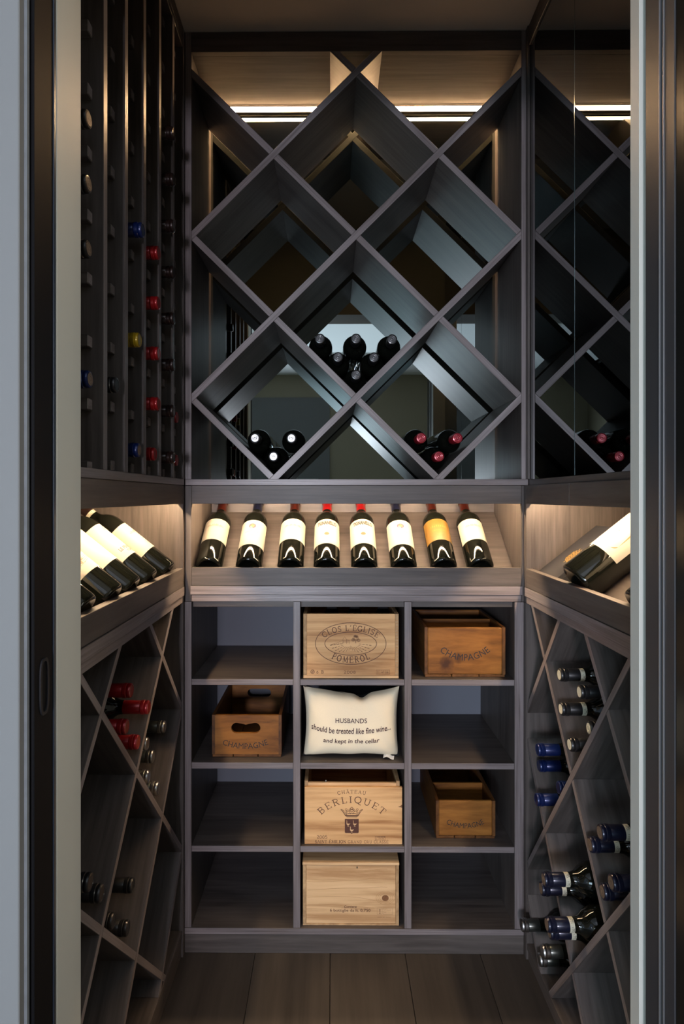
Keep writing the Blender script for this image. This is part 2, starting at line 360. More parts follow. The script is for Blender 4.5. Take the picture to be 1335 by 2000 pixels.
# a serif stroke alphabet: strokes (points, weight), serif ticks added as short strokes. width, strokes
def _arc(cx, cy, rx, ry, a0, a1, n=14):
    return [(cx + rx * math.cos(R(a0 + (a1 - a0) * k / n)), cy + ry * math.sin(R(a0 + (a1 - a0) * k / n))) for k in range(n + 1)]
TH, TN = 0.15, 0.075
def _ser(x, y, hw=0.13): return ([(x - hw, y), (x + hw, y)], TN)
SER = {
 'C': (0.80, [(_arc(.44, .5, .38, .47, 48, 312), TH), ([(.70, .68), (.72, .98)], TN), ([(.70, .32), (.72, .06)], TN)]),
 'L': (0.72, [([(.18, .03), (.18, .97)], TH), _ser(.18, .97), ([(.05, .03), (.66, .03)], TN), ([(.66, .0), (.66, .28)], TN)]),
 'O': (0.92, [(_arc(.46, .5, .38, .47, 0, 360, 26), TH)]),
 'S': (0.66, [(_arc(.33, .74, .22, .23, 20, 270, 12) + _arc(.33, .27, .24, .24, 90, -160, 12), TH * .85), ([(.54, .75), (.56, .97)], TN), ([(.10, .22), (.08, .03)], TN)]),
 "'": (0.28, [([(.14, 1.02), (.12, .74)], TH * .8)]),
 ' ': (0.40, []),
 'E': (0.76, [([(.18, .03), (.18, .97)], TH), ([(.05, .97), (.66, .97)], TN), ([(.05, .03), (.70, .03)], TN), ([(.18, .51), (.52, .51)], TN), ([(.66, 1.0), (.66, .75)], TN), ([(.70, 0), (.70, .28)], TN), ([(.52, .40), (.52, .62)], TN)]),
 'G': (0.88, [(_arc(.45, .5, .38, .47, 48, 335), TH), ([(.72, .68), (.74, .98)], TN), ([(.78, .06), (.78, .42)], TH * .9), ([(.58, .42), (.92, .42)], TN)]),
 'I': (0.40, [([(.20, .03), (.20, .97)], TH), _ser(.20, .97, .15), _ser(.20, .03, .15)]),
 'P': (0.74, [([(.18, .03), (.18, .97)], TH), _ser(.18, .03, .15), ([(.05, .97), (.38, .97)] + _arc(.38, .72, .28, .25, 90, -90, 12) + [(.18, .47)], TH * .7)]),
 'M': (1.08, [([(.16, .03), (.20, .97)], TN), ([(.20, .97), (.54, .12)], TH), ([(.54, .12), (.88, .97)], TN), ([(.88, .97), (.92, .03)], TH), _ser(.16, .03, .13), _ser(.92, .03, .13), ([(.07, .97), (.22, .97)], TN), ([(.86, .97), (1.02, .97)], TN)]),
 'R': (0.86, [([(.18, .03), (.18, .97)], TH), _ser(.18, .03, .15), ([(.05, .97), (.38, .97)] + _arc(.38, .74, .28, .23, 90, -90, 12) + [(.18, .51)], TH * .7), ([(.40, .51), (.74, .03)], TH), ([(.66, .03), (.88, .03)], TN)]),
 'B': (0.78, [([(.18, .03), (.18, .97)], TH), ([(.05, .97), (.38, .97)] + _arc(.38, .755, .24, .215, 90, -90, 10) + [(.18, .54)], TH * .7), ([(.40, .54)] + _arc(.40, .285, .29, .255, 90, -90, 10) + [(.05, .03)], TH * .7)]),
 'Q': (0.92, [(_arc(.46, .5, .38, .47, 0, 360, 26), TH), ([(.44, .12), (.62, -.10), (.92, -.20)], TH * .8)]),
 'U': (0.92, [([(.20, .97), (.20, .34)] + _arc(.46, .34, .26, .31, 180, 360, 12) + [(.72, .97)], TH * .85), _ser(.20, .97, .15), _ser(.72, .97, .13)]),
 'T': (0.80, [([(.40, .03), (.40, .97)], TH), _ser(.40, .03, .16), ([(.06, .97), (.74, .97)], TN), ([(.06, 1.0), (.06, .72)], TN), ([(.74, 1.0), (.74, .72)], TN)]),
 'H': (0.94, [([(.20, .03), (.20, .97)], TH), ([(.74, .03), (.74, .97)], TH), ([(.20, .51), (.74, .51)], TN), _ser(.20, .97), _ser(.20, .03), _ser(.74, .97), _ser(.74, .03)]),
 'A': (0.88, [([(.10, .03), (.43, .97)], TN), ([(.43, .97), (.78, .03)], TH), ([(.22, .36), (.66, .36)], TN), _ser(.10, .03, .12), _ser(.78, .03, .13)]),
 'N': (0.94, [([(.18, .03), (.18, .97)], TN), ([(.18, .97), (.76, .03)], TH), ([(.76, .03), (.76, .97)], TN), _ser(.18, .03, .12), _ser(.76, .97, .12), ([(.05, .97), (.20, .97)], TN)]),
 'D': (0.88, [([(.18, .03), (.18, .97)], TH), ([(.05, .97), (.34, .97)] + _arc(.34, .5, .44, .47, 90, -90, 16) + [(.05, .03)], TH * .75)]),
 '-': (0.46, [([(.08, .42), (.38, .42)], TH * .8)]),
 '0': (0.66, [(_arc(.33, .45, .25, .43, 0, 360, 22), TH * .8)]),
 '2': (0.64, [(_arc(.31, .66, .23, .24, 165, -20, 12) + [(.10, .05), (.58, .05)], TH * .75), ([(.58, .0), (.60, .18)], TN)]),
 '5': (0.62, [([(.54, .88), (.16, .88), (.14, .52)] + _arc(.30, .30, .25, .28, 115, -150, 14), TH * .75)]),
 '6': (0.64, [([(.52, .90), (.22, .62)] + _arc(.32, .29, .24, .27, 150, -210, 20), TH * .75)]),
 '8': (0.64, [(_arc(.32, .68, .19, .20, 0, 360, 16), TH * .75), (_arc(.32, .25, .24, .23, 0, 360, 16), TH * .75)]),
}
for base, acc, ch in (('E', [(.30, 1.10), (.48, 1.30)], '\u00c9'), ('A', [(.25, 1.08), (.43, 1.28), (.62, 1.08)], '\u00c2')):
    SER[ch] = (SER[base][0], SER[base][1] + [(acc, TN * 1.2)])
def serif(pr, text, hgt, bend, gap=0.10, wfit=None, wt=1.0, xs=1.0):
    """stroke text centred at u=0 on the base line v=0, bent by bend"""
    tot = sum((SER[c][0] + gap) for c in text) - gap
    sx = hgt * xs if wfit is None else wfit / tot
    x = -tot / 2
    for c in text:
        wd, st = SER[c]
        for pts, t in st:
            q = []
            for a, b in zip(pts, pts[1:]):
                n = 3 if math.hypot(a[0] - b[0], a[1] - b[1]) > 0.3 else 1
                q += [(a[0] + (b[0] - a[0]) * k / n, a[1] + (b[1] - a[1]) * k / n) for k in range(n)]
            q.append(pts[-1])
            pr.line([bend(((x + p[0]) * sx, p[1] * hgt)) for p in q], t * hgt * wt)
        x += wd + gap
    return pr

# ================================================================== ROOM
def px_x(px): return (px - 647.0) / 700.0                # on the plane Y = 1.65 one metre is 700 px
def px_z(py): return 1.275 - (py - 970.0) / 700.0
YF = 1.65                                                 # front plane of the back units
XL, XR = -0.391, 0.528                                    # clear width of the back niche
XLF, XRF, XRM = -0.410, 0.535, 0.547                      # front planes of the side units, mirror plane
ZC = 2.575

tag(box('floor_slab', -1.75, 1.6, -2.7, 2.12, -0.10, -0.021, M['wood_dark'], bev=0), 'dark screed under the floor planks', kind='structure')
floor = empty('floor', (0, 0, 0), 'dark brown oak plank floor of the wine cellar', kind='structure')
k = 0
for i in range(-8, 7):
    x0 = -0.004 + i * 0.209
    cuts = [-3.0, -1.25 + 0.5 * ((i * 7) % 3 - 1), 0.55 + 0.25 * ((i * 5) % 3 - 1) if abs(i) > 2 else 0.35 * ((i * 5) % 3 - 1), 2.02]
    for a, b in zip(cuts, cuts[1:]):
        box('floor_plank', x0 + 0.0006, x0 + 0.2084, a + 0.0006, b - 0.0006, -0.02, 0.0005 * ((i * 3) % 2), M['floor'], floor, 'y', 0.001)
tag(box('wall_back', -0.95, 1.05, 2.035, 2.12, 0, ZC, M['wall_grey'], bev=0), 'blue grey painted wall behind the cubby holes', kind='structure')
tag(box('wall_left', -0.95, -0.80, 0.96, 2.035, 0, ZC, M['wall_cream'], bev=0), 'plain wall behind the left bottle racks', kind='structure')
tag(box('wall_right', 0.93, 1.05, 0.98, 2.035, 0, ZC, M['wall_cream'], bev=0), 'plain wall behind the right mirror cabinet', kind='structure')
tag(box('ceiling', -0.95, 1.05, 0.955, 2.12, ZC, ZC + 0.08, M['ceiling'], bev=0), 'plain brown lit ceiling over the wine cellar', kind='structure')
# door wall: left jamb, right jamb and head
tag(box('wall_front', -1.75, -0.4135, 0.78, 0.80, 0, 2.60, M['wall_hall'], bev=0.0015), 'pale grey plaster wall face left of the doorway', kind='structure')
tag(box('trim_1', -0.4175, -0.4105, 0.793, 0.803, 0, 2.60, M['bead'], bev=0.002), 'rough grey corner bead along the left edge of the doorway', kind='structure')
tag(box('trim_2', -0.80, -0.405, 0.870, 0.954, 0, 2.155, M['jamb'], bev=0.0012), 'cream painted door jamb left of the racks', kind='structure')
tag(box('trim_3', 0.490, 0.93, 0.9455, 0.975, 0, 2.155, M['jamb'], bev=0.0012), 'narrow cream painted door jamb right of the mirror', kind='structure')
tag(box('wall_header', -1.75, 1.6, 0.80, 0.955, 2.16, ZC + 0.08, M['wall_cellar'], bev=0), 'wall above the doorway', kind='structure')
tag(box('wall_front_right', 0.56, 1.6, 0.78, 0.94, 0, 2.60, M['wall_hall'], bev=0), 'wall right of the doorway', kind='structure')
door = empty('door_1', (-0.8, 0.83, 0), 'black edge of the sliding pocket door at the left jamb', kind='structure')
box('door_leaf', -1.20, -0.4065, 0.806, 0.860, 0.005, 2.155, M['door_black'], door, 'z', 0.001)
box('edge_bead', -0.412, -0.4050, 0.8605, 0.8675, 0.005, 2.155, M['steel_blue'], door, 'z', 0.001)  # bead coloured blue to paint in the cool highlight on the door edge
# recessed flush pull in the door's edge: an oval plate with a raised rim
def oval_ring(name, cx, cy, cz, ry, rz, wd, th, mat, parent):
    n = 28; vs = []; fs = []
    for k in range(n):
        a = 2 * math.pi * k / n
        ca = math.copysign(abs(math.cos(a)) ** 0.6, math.cos(a)); sa = math.copysign(abs(math.sin(a)) ** 0.6, math.sin(a))
        for (q, x) in ((1.0, 0), (1.0, th), (1 - wd, th), (1 - wd, 0)):
            vs.append((cx + x, cy + ry * ca * q, cz + rz * sa * (1 - (1 - q) * ry / rz)))
    for k in range(n):
        k2 = (k + 1) % n
        for j in range(4): fs.append([k * 4 + j, k2 * 4 + j, k2 * 4 + (j + 1) % 4, k * 4 + (j + 1) % 4])
    return link(name, mesh_from(name, vs, fs), mat, parent)
oval_ring('flush_pull', -0.4066, 0.833, 1.007, 0.013, 0.040, 0.35, 0.0022, M['pull'], door)
fr = empty('door_2', (0.5, 0.87, 0), 'charcoal door frame with pale seal strips at the right jamb', kind='structure')
box('frame_rebate', 0.500, 0.56, 0.931, 0.945, 0, 2.155, M['door_black'], fr, 'z', 0.001)
box('frame_face', 0.492, 0.56, 0.893, 0.931, 0, 2.155, M['door_grey'], fr, 'z', 0.001)
box('seal_groove', 0.497, 0.56, 0.8775, 0.893, 0, 2.155, M['door_black'], fr, 'z', 0.0005)
for yy in (0.8905, 0.8795): box('seal_strip', 0.4905, 0.499, yy - 0.0012, yy + 0.0012, 0, 2.155, M['steel'], fr, 'z', 0.0004)
box('frame_edge', 0.492, 0.56, 0.852, 0.8775, 0, 2.155, M['door_grey'], fr, 'z', 0.001)
box('gloss_panel', 0.4935, 0.56, 0.78, 0.852, 0, 2.155, M['door_gloss'], fr, 'z', 0.0005)
# hall behind the camera (seen only in the mirrors)
tag(box('wall_hall_left', -1.75, -1.68, -2.6, -1.75, 0, 2.6, M['wall_cream'], bev=0), 'hall wall beyond the window', kind='structure')
tag(box('wall_hall_left', -1.75, -1.68, -0.35, 0.78, 0, 2.6, M['wall_cream'], bev=0), 'hall wall before the window', kind='structure')
tag(box('wall_hall_left', -1.75, -1.68, -1.75, -0.35, 2.18, 2.6, M['wall_cream'], bev=0), 'hall wall over the window', kind='structure')
tag(box('wall_hall_right', 1.5, 1.6, -2.6, 0.78, 0, 2.6, M['wall_cream'], bev=0), 'cream hall wall opposite the window', kind='structure')
tag(box('wall_hall_rear', -1.75, 1.6, -2.7, -2.6, 0, 2.6, M['wall_cream'], bev=0), 'cream hall wall facing the cellar door', kind='structure')
tag(box('ceiling_hall', -1.75, 1.6, -2.7, 0.80, 2.60, 2.66, M['ceiling_hall'], bev=0), 'white ceiling of the hall outside the cellar', kind='structure')
win = empty('window_1', (-1.71, -1.05, 0), 'tall hall window with a pale frame', kind='structure')  # unseen window, invented to frame the cool left fill
for nm, a in (('frame_stile', (-1.75, -1.70)), ('frame_stile', (-0.40, -0.35)), ('frame_mullion', (-1.075, -1.025))):
    box(nm, -1.74, -1.69, a[0], a[1], 0.05, 2.18, M['plastic'], win, 'z', 0)
for nm, a in (('frame_rail', (0.05, 0.11)), ('frame_rail', (2.12, 2.18))):
    box(nm, -1.74, -1.69, -1.70, -0.40, a[0], a[1], M['plastic'], win, 'y', 0)
box('pane', -1.722, -1.716, -1.70, -1.075, 0.11, 2.12, M['glass_pane'], win, 'y', 0)
box('pane', -1.722, -1.716, -1.025, -0.40, 0.11, 2.12, M['glass_pane'], win, 'y', 0)
def lamp_frame(n, lo, hi, flat, label):
    """frame of four bars round an opening in a hall wall; flat is the thin axis"""
    o = empty('window_%d' % n, [(a + b) / 2 for a, b in zip(lo, hi)], label, kind='structure')  # frames stand round added area lights, no opening behind them
    ax = [i for i in range(3) if i != flat]
    for i in ax:
        for end in (0, 1):
            l, h = list(lo), list(hi); j = ax[1 - ax.index(i)]
            if end: l[i] = hi[i]; h[i] = hi[i] + 0.04
            else: h[i] = lo[i]; l[i] = lo[i] - 0.04
            if i == ax[0]: l[j] -= 0.04; h[j] += 0.04
            box('frame_bar', l[0], h[0], l[1], h[1], l[2], h[2], M['plastic'], o, 'x', 0)
lamp_frame(2, (-1.71, -2.60, 0.39), (-0.59, -2.57, 1.31), 1, 'wide low window in the hall wall facing the cellar')
lamp_frame(3, (-0.54, -2.60, 0.95), (-0.18, -2.57, 1.43), 1, 'slim window in the hall wall facing the cellar')
lamp_frame(4, (1.465, 0.32, 0.99), (1.50, 0.64, 2.01), 0, 'slim side window of the hall beside the cellar door')
lamp_frame(5, (-0.61, -1.61, 2.575), (0.81, -0.39, 2.60), 2, 'skylight in the hall ceiling')
sw = empty('light_switch', (0.56, -2.6, 1.08), 'small pale switch plate on the hall wall seen in the mirror', 'switch')
box('plate', 0.515, 0.605, -2.6, -2.592, 1.04, 1.125, M['plastic'], sw, 'x', 0.002)
box('rocker', 0.545, 0.575, -2.592, -2.587, 1.06, 1.105, M['jamb'], sw, 'x', 0.002)
tag(box('wall_hall_panel', -0.95, -0.02, -2.60, -2.575, 1.40, 2.35, M['wall_dim'], bev=0), 'grey partition in the hall seen in the mirror', kind='structure')
st = empty('staircase', (0.25, -2.4, 0), 'short dark flight of hall steps seen in the mirror', 'stairs')
for i in range(3): box('step', 0.02, 0.50, -2.0 - 0.2 * i, -1.8 - 0.2 * i + 0.0, 0.0 + 0.0 * i, 0.17 * (i + 1), M['floor'], st, 'x', 0.003)

# ================================================================== BACK UNIT: DIAMOND RACK
W = M['wood']
YM = 1.916                                                # face of the mirror behind the diamonds
ZB, ZT = 1.3236, 2.518
rack = empty('diamond_wine_rack', (0.0685, YF, ZB), 'tall grey brown diamond lattice wine rack on the back wall', 'wine rack')
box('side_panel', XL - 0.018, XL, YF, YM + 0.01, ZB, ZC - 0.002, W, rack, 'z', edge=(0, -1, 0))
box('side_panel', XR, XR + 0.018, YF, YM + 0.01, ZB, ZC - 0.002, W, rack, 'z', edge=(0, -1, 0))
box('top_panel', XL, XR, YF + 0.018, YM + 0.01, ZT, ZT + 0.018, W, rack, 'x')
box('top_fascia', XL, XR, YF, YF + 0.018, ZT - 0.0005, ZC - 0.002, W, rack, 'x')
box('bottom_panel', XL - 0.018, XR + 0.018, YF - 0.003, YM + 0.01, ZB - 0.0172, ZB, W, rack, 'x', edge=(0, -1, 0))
box('mirror_panel', XL, XR, YM, YM + 0.006, ZB, ZT, M['mirror'], rack, 'x', 0)
led = box('led_strip', XL + 0.01, XR - 0.01, 1.882, 1.900, ZT - 0.0055, ZT - 0.0008, M['led_top'], rack, 'x', 0)
box('led_profile', XL + 0.01, XR - 0.01, 1.8788, 1.8816, ZT - 0.0036, ZT - 0.0005, M['alu'], rack, 'x', 0)
box('led_profile', XL + 0.01, XR - 0.01, 1.9004, 1.9030, ZT - 0.0060, ZT - 0.0005, M['alu'], rack, 'x', 0)
t = 0.018
cx0, hx, hz = (XL + XR) / 2, (XR - XL) / 4, 0.227
LEN = math.hypot(hx, hz)
def lattice(parent, name, mat, P, rect, org, h, linesA, linesB, t, d0, d1, cont):
    """boards on lines u+w=c (A) and u-w=c (B) in a plane; the cont family runs through, the other is cut at each crossing"""
    u0, u1, w0, w1 = rect; hu, hw = h; l = math.hypot(hu, hw)
    nA = (hw / l, hu / l); nB = (hw / l, -hu / l)            # unit normals in metres
    def off(fam, c):                                         # n.p of the line
        n = nA if fam == 'A' else nB
        p = (org[0] + c * hu, org[1]); return n, n[0] * p[0] + n[1] * p[1]
    big = [(u0, w0), (u1, w0), (u1, w1), (u0, w1)]
    for fam, lines, other, ofam in (('A', linesA, linesB, 'B'), ('B', linesB, linesA, 'A')):
        for c in lines:
            n, d = off(fam, c)
            s = clip_poly(clip_poly(big, n, d + t / 2), (-n[0], -n[1]), -(d - t / 2))
            if len(s) < 3: continue
            segs = [s]
            if fam != cont:
                for oc in other:
                    m, e = off(ofam, oc); new = []
                    for q in segs:
                        for r in (clip_poly(q, m, e - t / 2), clip_poly(q, (-m[0], -m[1]), -(e + t / 2))):
                            if len(r) >= 3:
                                ar = abs(sum(r[i][0] * r[(i + 1) % len(r)][1] - r[(i + 1) % len(r)][0] * r[i][1] for i in range(len(r)))) / 2
                                if ar > t * 0.012: new.append(r)
                    segs = new
            ax2 = (n[1], -n[0])
            for q in segs:
                a3 = Vector(P(*ax2, 0)) - Vector(P(0, 0, 0))
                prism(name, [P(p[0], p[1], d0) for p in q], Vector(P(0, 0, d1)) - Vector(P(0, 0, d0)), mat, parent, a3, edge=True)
lattice(rack, 'diagonal_board', W, lambda u, w, d: (u, YF + d, w), (XL, XR, ZB, ZT), (cx0, ZB), (hx, hz),
        [-1, 1, 3, 5], [1, -1, -3, -5], t, 0.0, 0.236, 'B')

# ================================================================== DISPLAY LEDGES (back, left, right)
TH_T = R(38.5)
def display(name, P, a0, a1, depth, label, endpanels, axis_a, mirror_seam=None):
    """P(a, b, z) maps along-lip, inward, up to world"""
    o0 = P((a0 + a1) / 2, 0, 1.0)
    d = empty(name, o0, label, 'display shelf')
    av = Vector(P(1, 0, 0)) - Vector(P(0, 0, 0))
    def bx(nm, a_0, a_1, b0, b1, z0, z1, mat=W, g=None, edge=None):
        p, q = P(a_0, b0, z0), P(a_1, b1, z1)
        lo = [min(p[i], q[i]) for i in range(3)]; hi = [max(p[i], q[i]) for i in range(3)]
        return box(nm, lo[0], hi[0], lo[1], hi[1], lo[2], hi[2], mat, d, g or axis_a, edge=edge)
    fr_ = Vector(P(0, 0, 0)) - Vector(P(0, 1, 0))
    bx('lip', a0, a1, 0.0, 0.018, 1.0265, 1.077)
    bx('ledge', a0 - 0.003, a1 + 0.003, -0.003, 0.020, 1.0012, 1.0262, edge=fr_)
    bx('under_rail', a0, a1, 0.001, 0.018, 0.982, 1.0008, edge=fr_)
    segs = [(a0, a1)] if mirror_seam is None else [(a0, mirror_seam - 0.0012), (mirror_seam + 0.0012, a1)]
    for s in segs: bx('valance', s[0], s[1], 0.0, 0.016, 1.255, 1.3060)
    bx('niche_ceiling', a0, a1, 0.017, depth, 1.300, 1.306)
    tz = lambda b: 1.0443 + (b - 0.048) * math.tan(TH_T)
    bb = depth - 0.035
    n = 0.012
    pts = [P(a0, 0.0185, tz(0.0185)), P(a0, bb, tz(bb)), P(a0, bb + 0.002, tz(bb) - n), P(a0, 0.0185, tz(0.0185) - n)]
    prism('sloped_tray', pts, av * (a1 - a0), W, d, av)
    bx('back_board', a0, a1, bb + 0.001, bb + 0.012, tz(bb) - 0.01, 1.300)
    bx('led_strip', a0 + 0.03, a1 - 0.03, 0.0390, 0.0460, 1.2860, 1.2900, M['led_niche'])
    bx('led_profile', a0 + 0.02, a1 - 0.02, 0.0320, 0.0520, 1.2905, 1.2995, M['alu'])
    for e in endpanels:
        bx('end_panel', e[0], e[1], 0.0, depth, 0.982, 1.3055, W, 'z')
    return d
PB = lambda a, b, z: (a, YF + b, z)
PL = lambda a, b, z: (XLF - b, a, z)
PR = lambda a, b, z: (XRF + b, a, z)
disp_b = display('bottle_display_shelf', PB, XL, XR, 0.31, 'lit back display shelf holding a row of eight wine bottles', [(XL - 0.018, XL - 0.0003), (XR + 0.0003, XR + 0.018)], 'x')
disp_l = display('bottle_display_shelf', PL, 0.958, 1.632, 0.34, 'lit left side display shelf holding large labelled bottles', [(1.6325, 1.6495)], 'y')
disp_r = display('bottle_display_shelf', PR, 0.978, 1.632, 0.36, 'lit right side display shelf with a slate box and a tilted bottle', [(1.6325, 1.6495)], 'y', 1.336)

# ================================================================== CUBBY UNIT (back, below)
YB = 2.03
cub = empty('cubby_shelf_unit', (0.06, YF, 0.0), 'grey brown cubby shelving of three columns and four rows below the back display', 'shelf unit')
ux = [(-0.410, -0.391), (-0.107, -0.087), (0.203, 0.223), (0.509, 0.535)]
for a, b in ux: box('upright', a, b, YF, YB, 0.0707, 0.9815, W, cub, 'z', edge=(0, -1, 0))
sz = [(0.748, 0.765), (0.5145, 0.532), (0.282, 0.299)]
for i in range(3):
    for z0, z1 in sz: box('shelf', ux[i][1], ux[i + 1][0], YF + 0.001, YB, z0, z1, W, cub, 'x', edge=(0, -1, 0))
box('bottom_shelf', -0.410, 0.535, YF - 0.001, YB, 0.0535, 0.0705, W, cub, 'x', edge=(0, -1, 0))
box('plinth', -0.410, 0.535, YF, YF + 0.018, 0.0005, 0.0533, W, cub, 'x')
box('top_board', -0.391, 0.509, YF + 0.018, YB, 0.964, 0.981, W, cub, 'x')
for i in range(3): box('back_panel', ux[i][1], ux[i + 1][0], YB - 0.006, YB, 0.0707, 0.964, M['wall_grey'], cub, 'x', 0)

# ================================================================== LEFT UNIT
peg = empty('peg_wine_rack', (XLF, 1.3, ZB), 'tall left hand peg rack of upright dividers with bottle necks poking out', 'wine rack')
div_y = [0.954, 1.071, 1.181, 1.2975, 1.4137, 1.533]
for y in div_y:
    box('divider', XLF - 0.30, XLF, y - 0.009, y + 0.009, ZB, ZT, W, peg, 'z', edge=(1, 0, 0))
box('end_panel', XLF - 0.34, XLF, 1.6325, 1.6495, ZB, ZC - 0.002, W, peg, 'z', edge=(1, 0, 0))
box('base_board', XLF - 0.34, XLF + 0.003, 0.945, 1.632, ZB - 0.0172, ZB, W, peg, 'y', edge=(1, 0, 0))
box('top_board', XLF - 0.34, XLF - 0.001, 0.945, 1.632, ZT, ZT + 0.018, W, peg, 'y')
box('top_fascia', XLF - 0.018, XLF, 0.945, 1.632, ZT + 0.0182, ZC - 0.002, W, peg, 'y')
box('back_panel', XLF - 0.345, XLF - 0.335, 0.945, 1.632, ZB, ZT, W, peg, 'z', 0)
first = None
for j, y in enumerate(div_y + [1.6325 + 0.009]):
    for side in (-1, 1):
        if (j == 0 and side == -1) or (j == 6 and side == 1): continue
        for k in range(11):
            near = (j == 0 and side == 1) or (j == 1 and side == -1)
            z = 1.328 + 0.1117 * k if near else 1.336 + 0.1155 * k
            if z > ZT - 0.02: continue
            yy = y + side * (0.009 + 0.010)
            if first is None:
                first = box('peg', XLF - 0.075, XLF - 0.020, yy - 0.010, yy + 0.010, z - 0.0105, z + 0.0105, M['wood'], peg, 'x', 0.0015, edge=(1, 0, 0))
            else:
                c = first.copy(); C.objects.link(c); c.name = 'peg'
                c.location = Vector((XLF - 0.0475, yy, z)) - peg.location

def cross_rack(name, P, y0, y1, z0, org, h, lA, lB, cont, depth, plz, label):
    o = empty(name, P((y0 + y1) / 2, 0, 0.0), label, 'wine rack')
    def bx(nm, a_0, a_1, b0, b1, zz0, zz1, g, mat=W):
        p, q = P(a_0, b0, zz0), P(a_1, b1, zz1)
        lo = [min(p[i], q[i]) for i in range(3)]; hi = [max(p[i], q[i]) for i in range(3)]
        return box(nm, lo[0], hi[0], lo[1], hi[1], lo[2], hi[2], mat, o, g)
    lattice(o, 'diagonal_board', W, lambda u, w_, d: P(u, d, w_), (y0, y1, z0, 0.9815), org, h, lA, lB, 0.015, 0.004, depth - 0.012, cont)
    bx('end_panel', y1 + 0.0005, y1 + 0.0175, 0.0, depth, 0.0, 0.9815, 'z')
    bx('end_panel', y0 - 0.018, y0 - 0.0005, 0.004, depth, 0.0, 0.9815, 'z')
    bx('back_panel', y0, y1, depth - 0.011, depth, z0, 0.9815, 'z')
    bx('bottom_board', y0, y1, 0.003, depth, z0 - 0.017, z0 - 0.0003, 'y')
    bx('plinth', y0, y1, 0.006, 0.022, 0.0005, z0 - 0.0173, 'y')
    bx('top_board', y0, y1, 0.019, depth, 0.9818, 0.990, 'y')
    return o
cross_l = cross_rack('cross_wine_rack', PL, 0.955, 1.632, 0.075, (1.255, 0.688), (0.1915, 0.1965), [-4, -2, 0, 2, 4], [-4, -2, 0, 2, 4], 'B', 0.34, 0, 'low left side rack of crossed boards under the display ledge')
cross_r = cross_rack('cross_wine_rack', PR, 0.975, 1.632, 0.045, (1.333, 0.645), (0.1675, 0.2155), [-4, -2, 0, 2, 4], [-4, -2, 0, 2, 4], 'A', 0.36, 0, 'low right side rack of crossed boards under the mirror cabinet')

# ================================================================== RIGHT UNIT: MIRROR CABINET
mir = empty('mirror_cabinet', (XRM, 1.3, ZB), 'tall right hand cabinet faced with two dark tinted mirror panels', 'cabinet')
box('mirror_panel', XRM, XRM + 0.006, 1.3375, 1.632, ZB - 0.001, ZT, M['mirror_dark'], mir, 'z', 0)
mp2 = box('mirror_panel', XRM, XRM + 0.006, 0.978, 1.3345, ZB - 0.001, ZT, M['mirror_dark'], mir, 'z', 0)
box('glass_edge', XRM - 0.0003, XRM + 0.006, 1.3347, 1.3373, ZB, ZT, M['seam'], mir, 'z', 0)
box('top_fascia', XRM - 0.004, XRM + 0.016, 0.978, 1.632, ZT, ZC - 0.002, W, mir, 'y')
box('carcass_bottom', XRM, 0.895, 0.978, 1.632, ZB - 0.0172, ZB - 0.0012, W, mir, 'y')
box('end_panel', XRM, 0.895, 1.6325, 1.6495, ZB - 0.0172, ZC - 0.002, W, mir, 'z')
box('corner_stile', XRM - 0.007, XRM - 0.001, 1.6325, 1.6493, ZB, ZC - 0.002, W, mir, 'z')
box('back_panel', 0.885, 0.895, 0.978, 1.632, ZB, ZC - 0.002, W, mir, 'z', 0)

# ================================================================== BOTTLES
RB = 0.0375
BODY = [(0, .014), (.018, .008), (.029, .001), (.032, 0), (.0350, .0012), (.0370, .0045), (.0375, .009), (.0375, .186), (.0370, .194), (.0352, .2025),
        (.0315, .2115), (.0265, .2190), (.0215, .2248), (.0178, .2300), (.0158, .2360), (.0148, .2440), (.0142, .2560), (.0140, .285), (.0140, .292)]
def cap_prof(z0):
    return [(.0146, z0), (.0148, z0 + 0.0006), (.0147, .2805), (.0143, .2812), (.0143, .2822), (.0156, .2832), (.0158, .2860), (.0157, .2900), (.0146, .2912), (.0146, .2920),
            (.0154, .2932), (.0152, .2972), (.0140, .2994), (.0115, .3000), (.0110, .2994), (.0, .2994)]
_me = {}
def cached(key, fn):
    if key not in _me: _me[key] = fn()
    return _me[key]
def cyl_patch(name, r, z0, z1, half, n=20):
    def mk():
        vs = []; fs = []
        th = 0.00025
        for k in range(n + 1):
            a = -half + 2 * half * k / n
            for rr in (r, r - th):
                for z in (z0, z1): vs.append((rr * math.sin(a), -rr * math.cos(a), z))
        for k in range(n):
            i, j = k * 4, k * 4 + 4
            fs += [[i, j, j + 1, i + 1], [i + 2, i + 3, j + 3, j + 2], [i, i + 2, j + 2, j], [i + 1, j + 1, j + 3, i + 3]]
        fs += [[0, 1, 3, 2], [n * 4, n * 4 + 2, n * 4 + 3, n * 4 + 1]]
        me = mesh_from(name, vs, fs)
        for p in me.polygons: p.use_smooth = True
        me.set_sharp_from_angle(angle=R(40)); return me
    return mk
def wrap(r, zc): return lambda p: (r * math.sin(p[0] / r), -r * math.cos(p[0] / r), zc + p[1])
def lm(base, mat):
    """one mesh datablock per (shape, material)"""
    key = ('mat', base.name, mat.name)
    if key not in _me:
        m = base.copy(); m.materials.clear(); m.materials.append(mat); _me[key] = m
    return _me[key]
body_me = {n: lathe_mesh('bottle_body', BODY, n) for n in (48, 28)}
cap_me = {(n, z): lathe_mesh('capsule', cap_prof(z), n) for n in (48, 28) for z in (.236, .252)}
top_me = lathe_mesh('capsule_top', [(.0112, .2996), (.0112, .3001), (.0102, .3004), (.0092, .3001), (.0080, .2999), (.0070, .3003), (.0055, .3004), (.0046, .3000), (.0030, .3000), (.0022, .3004), (.0, .3004)], 24)
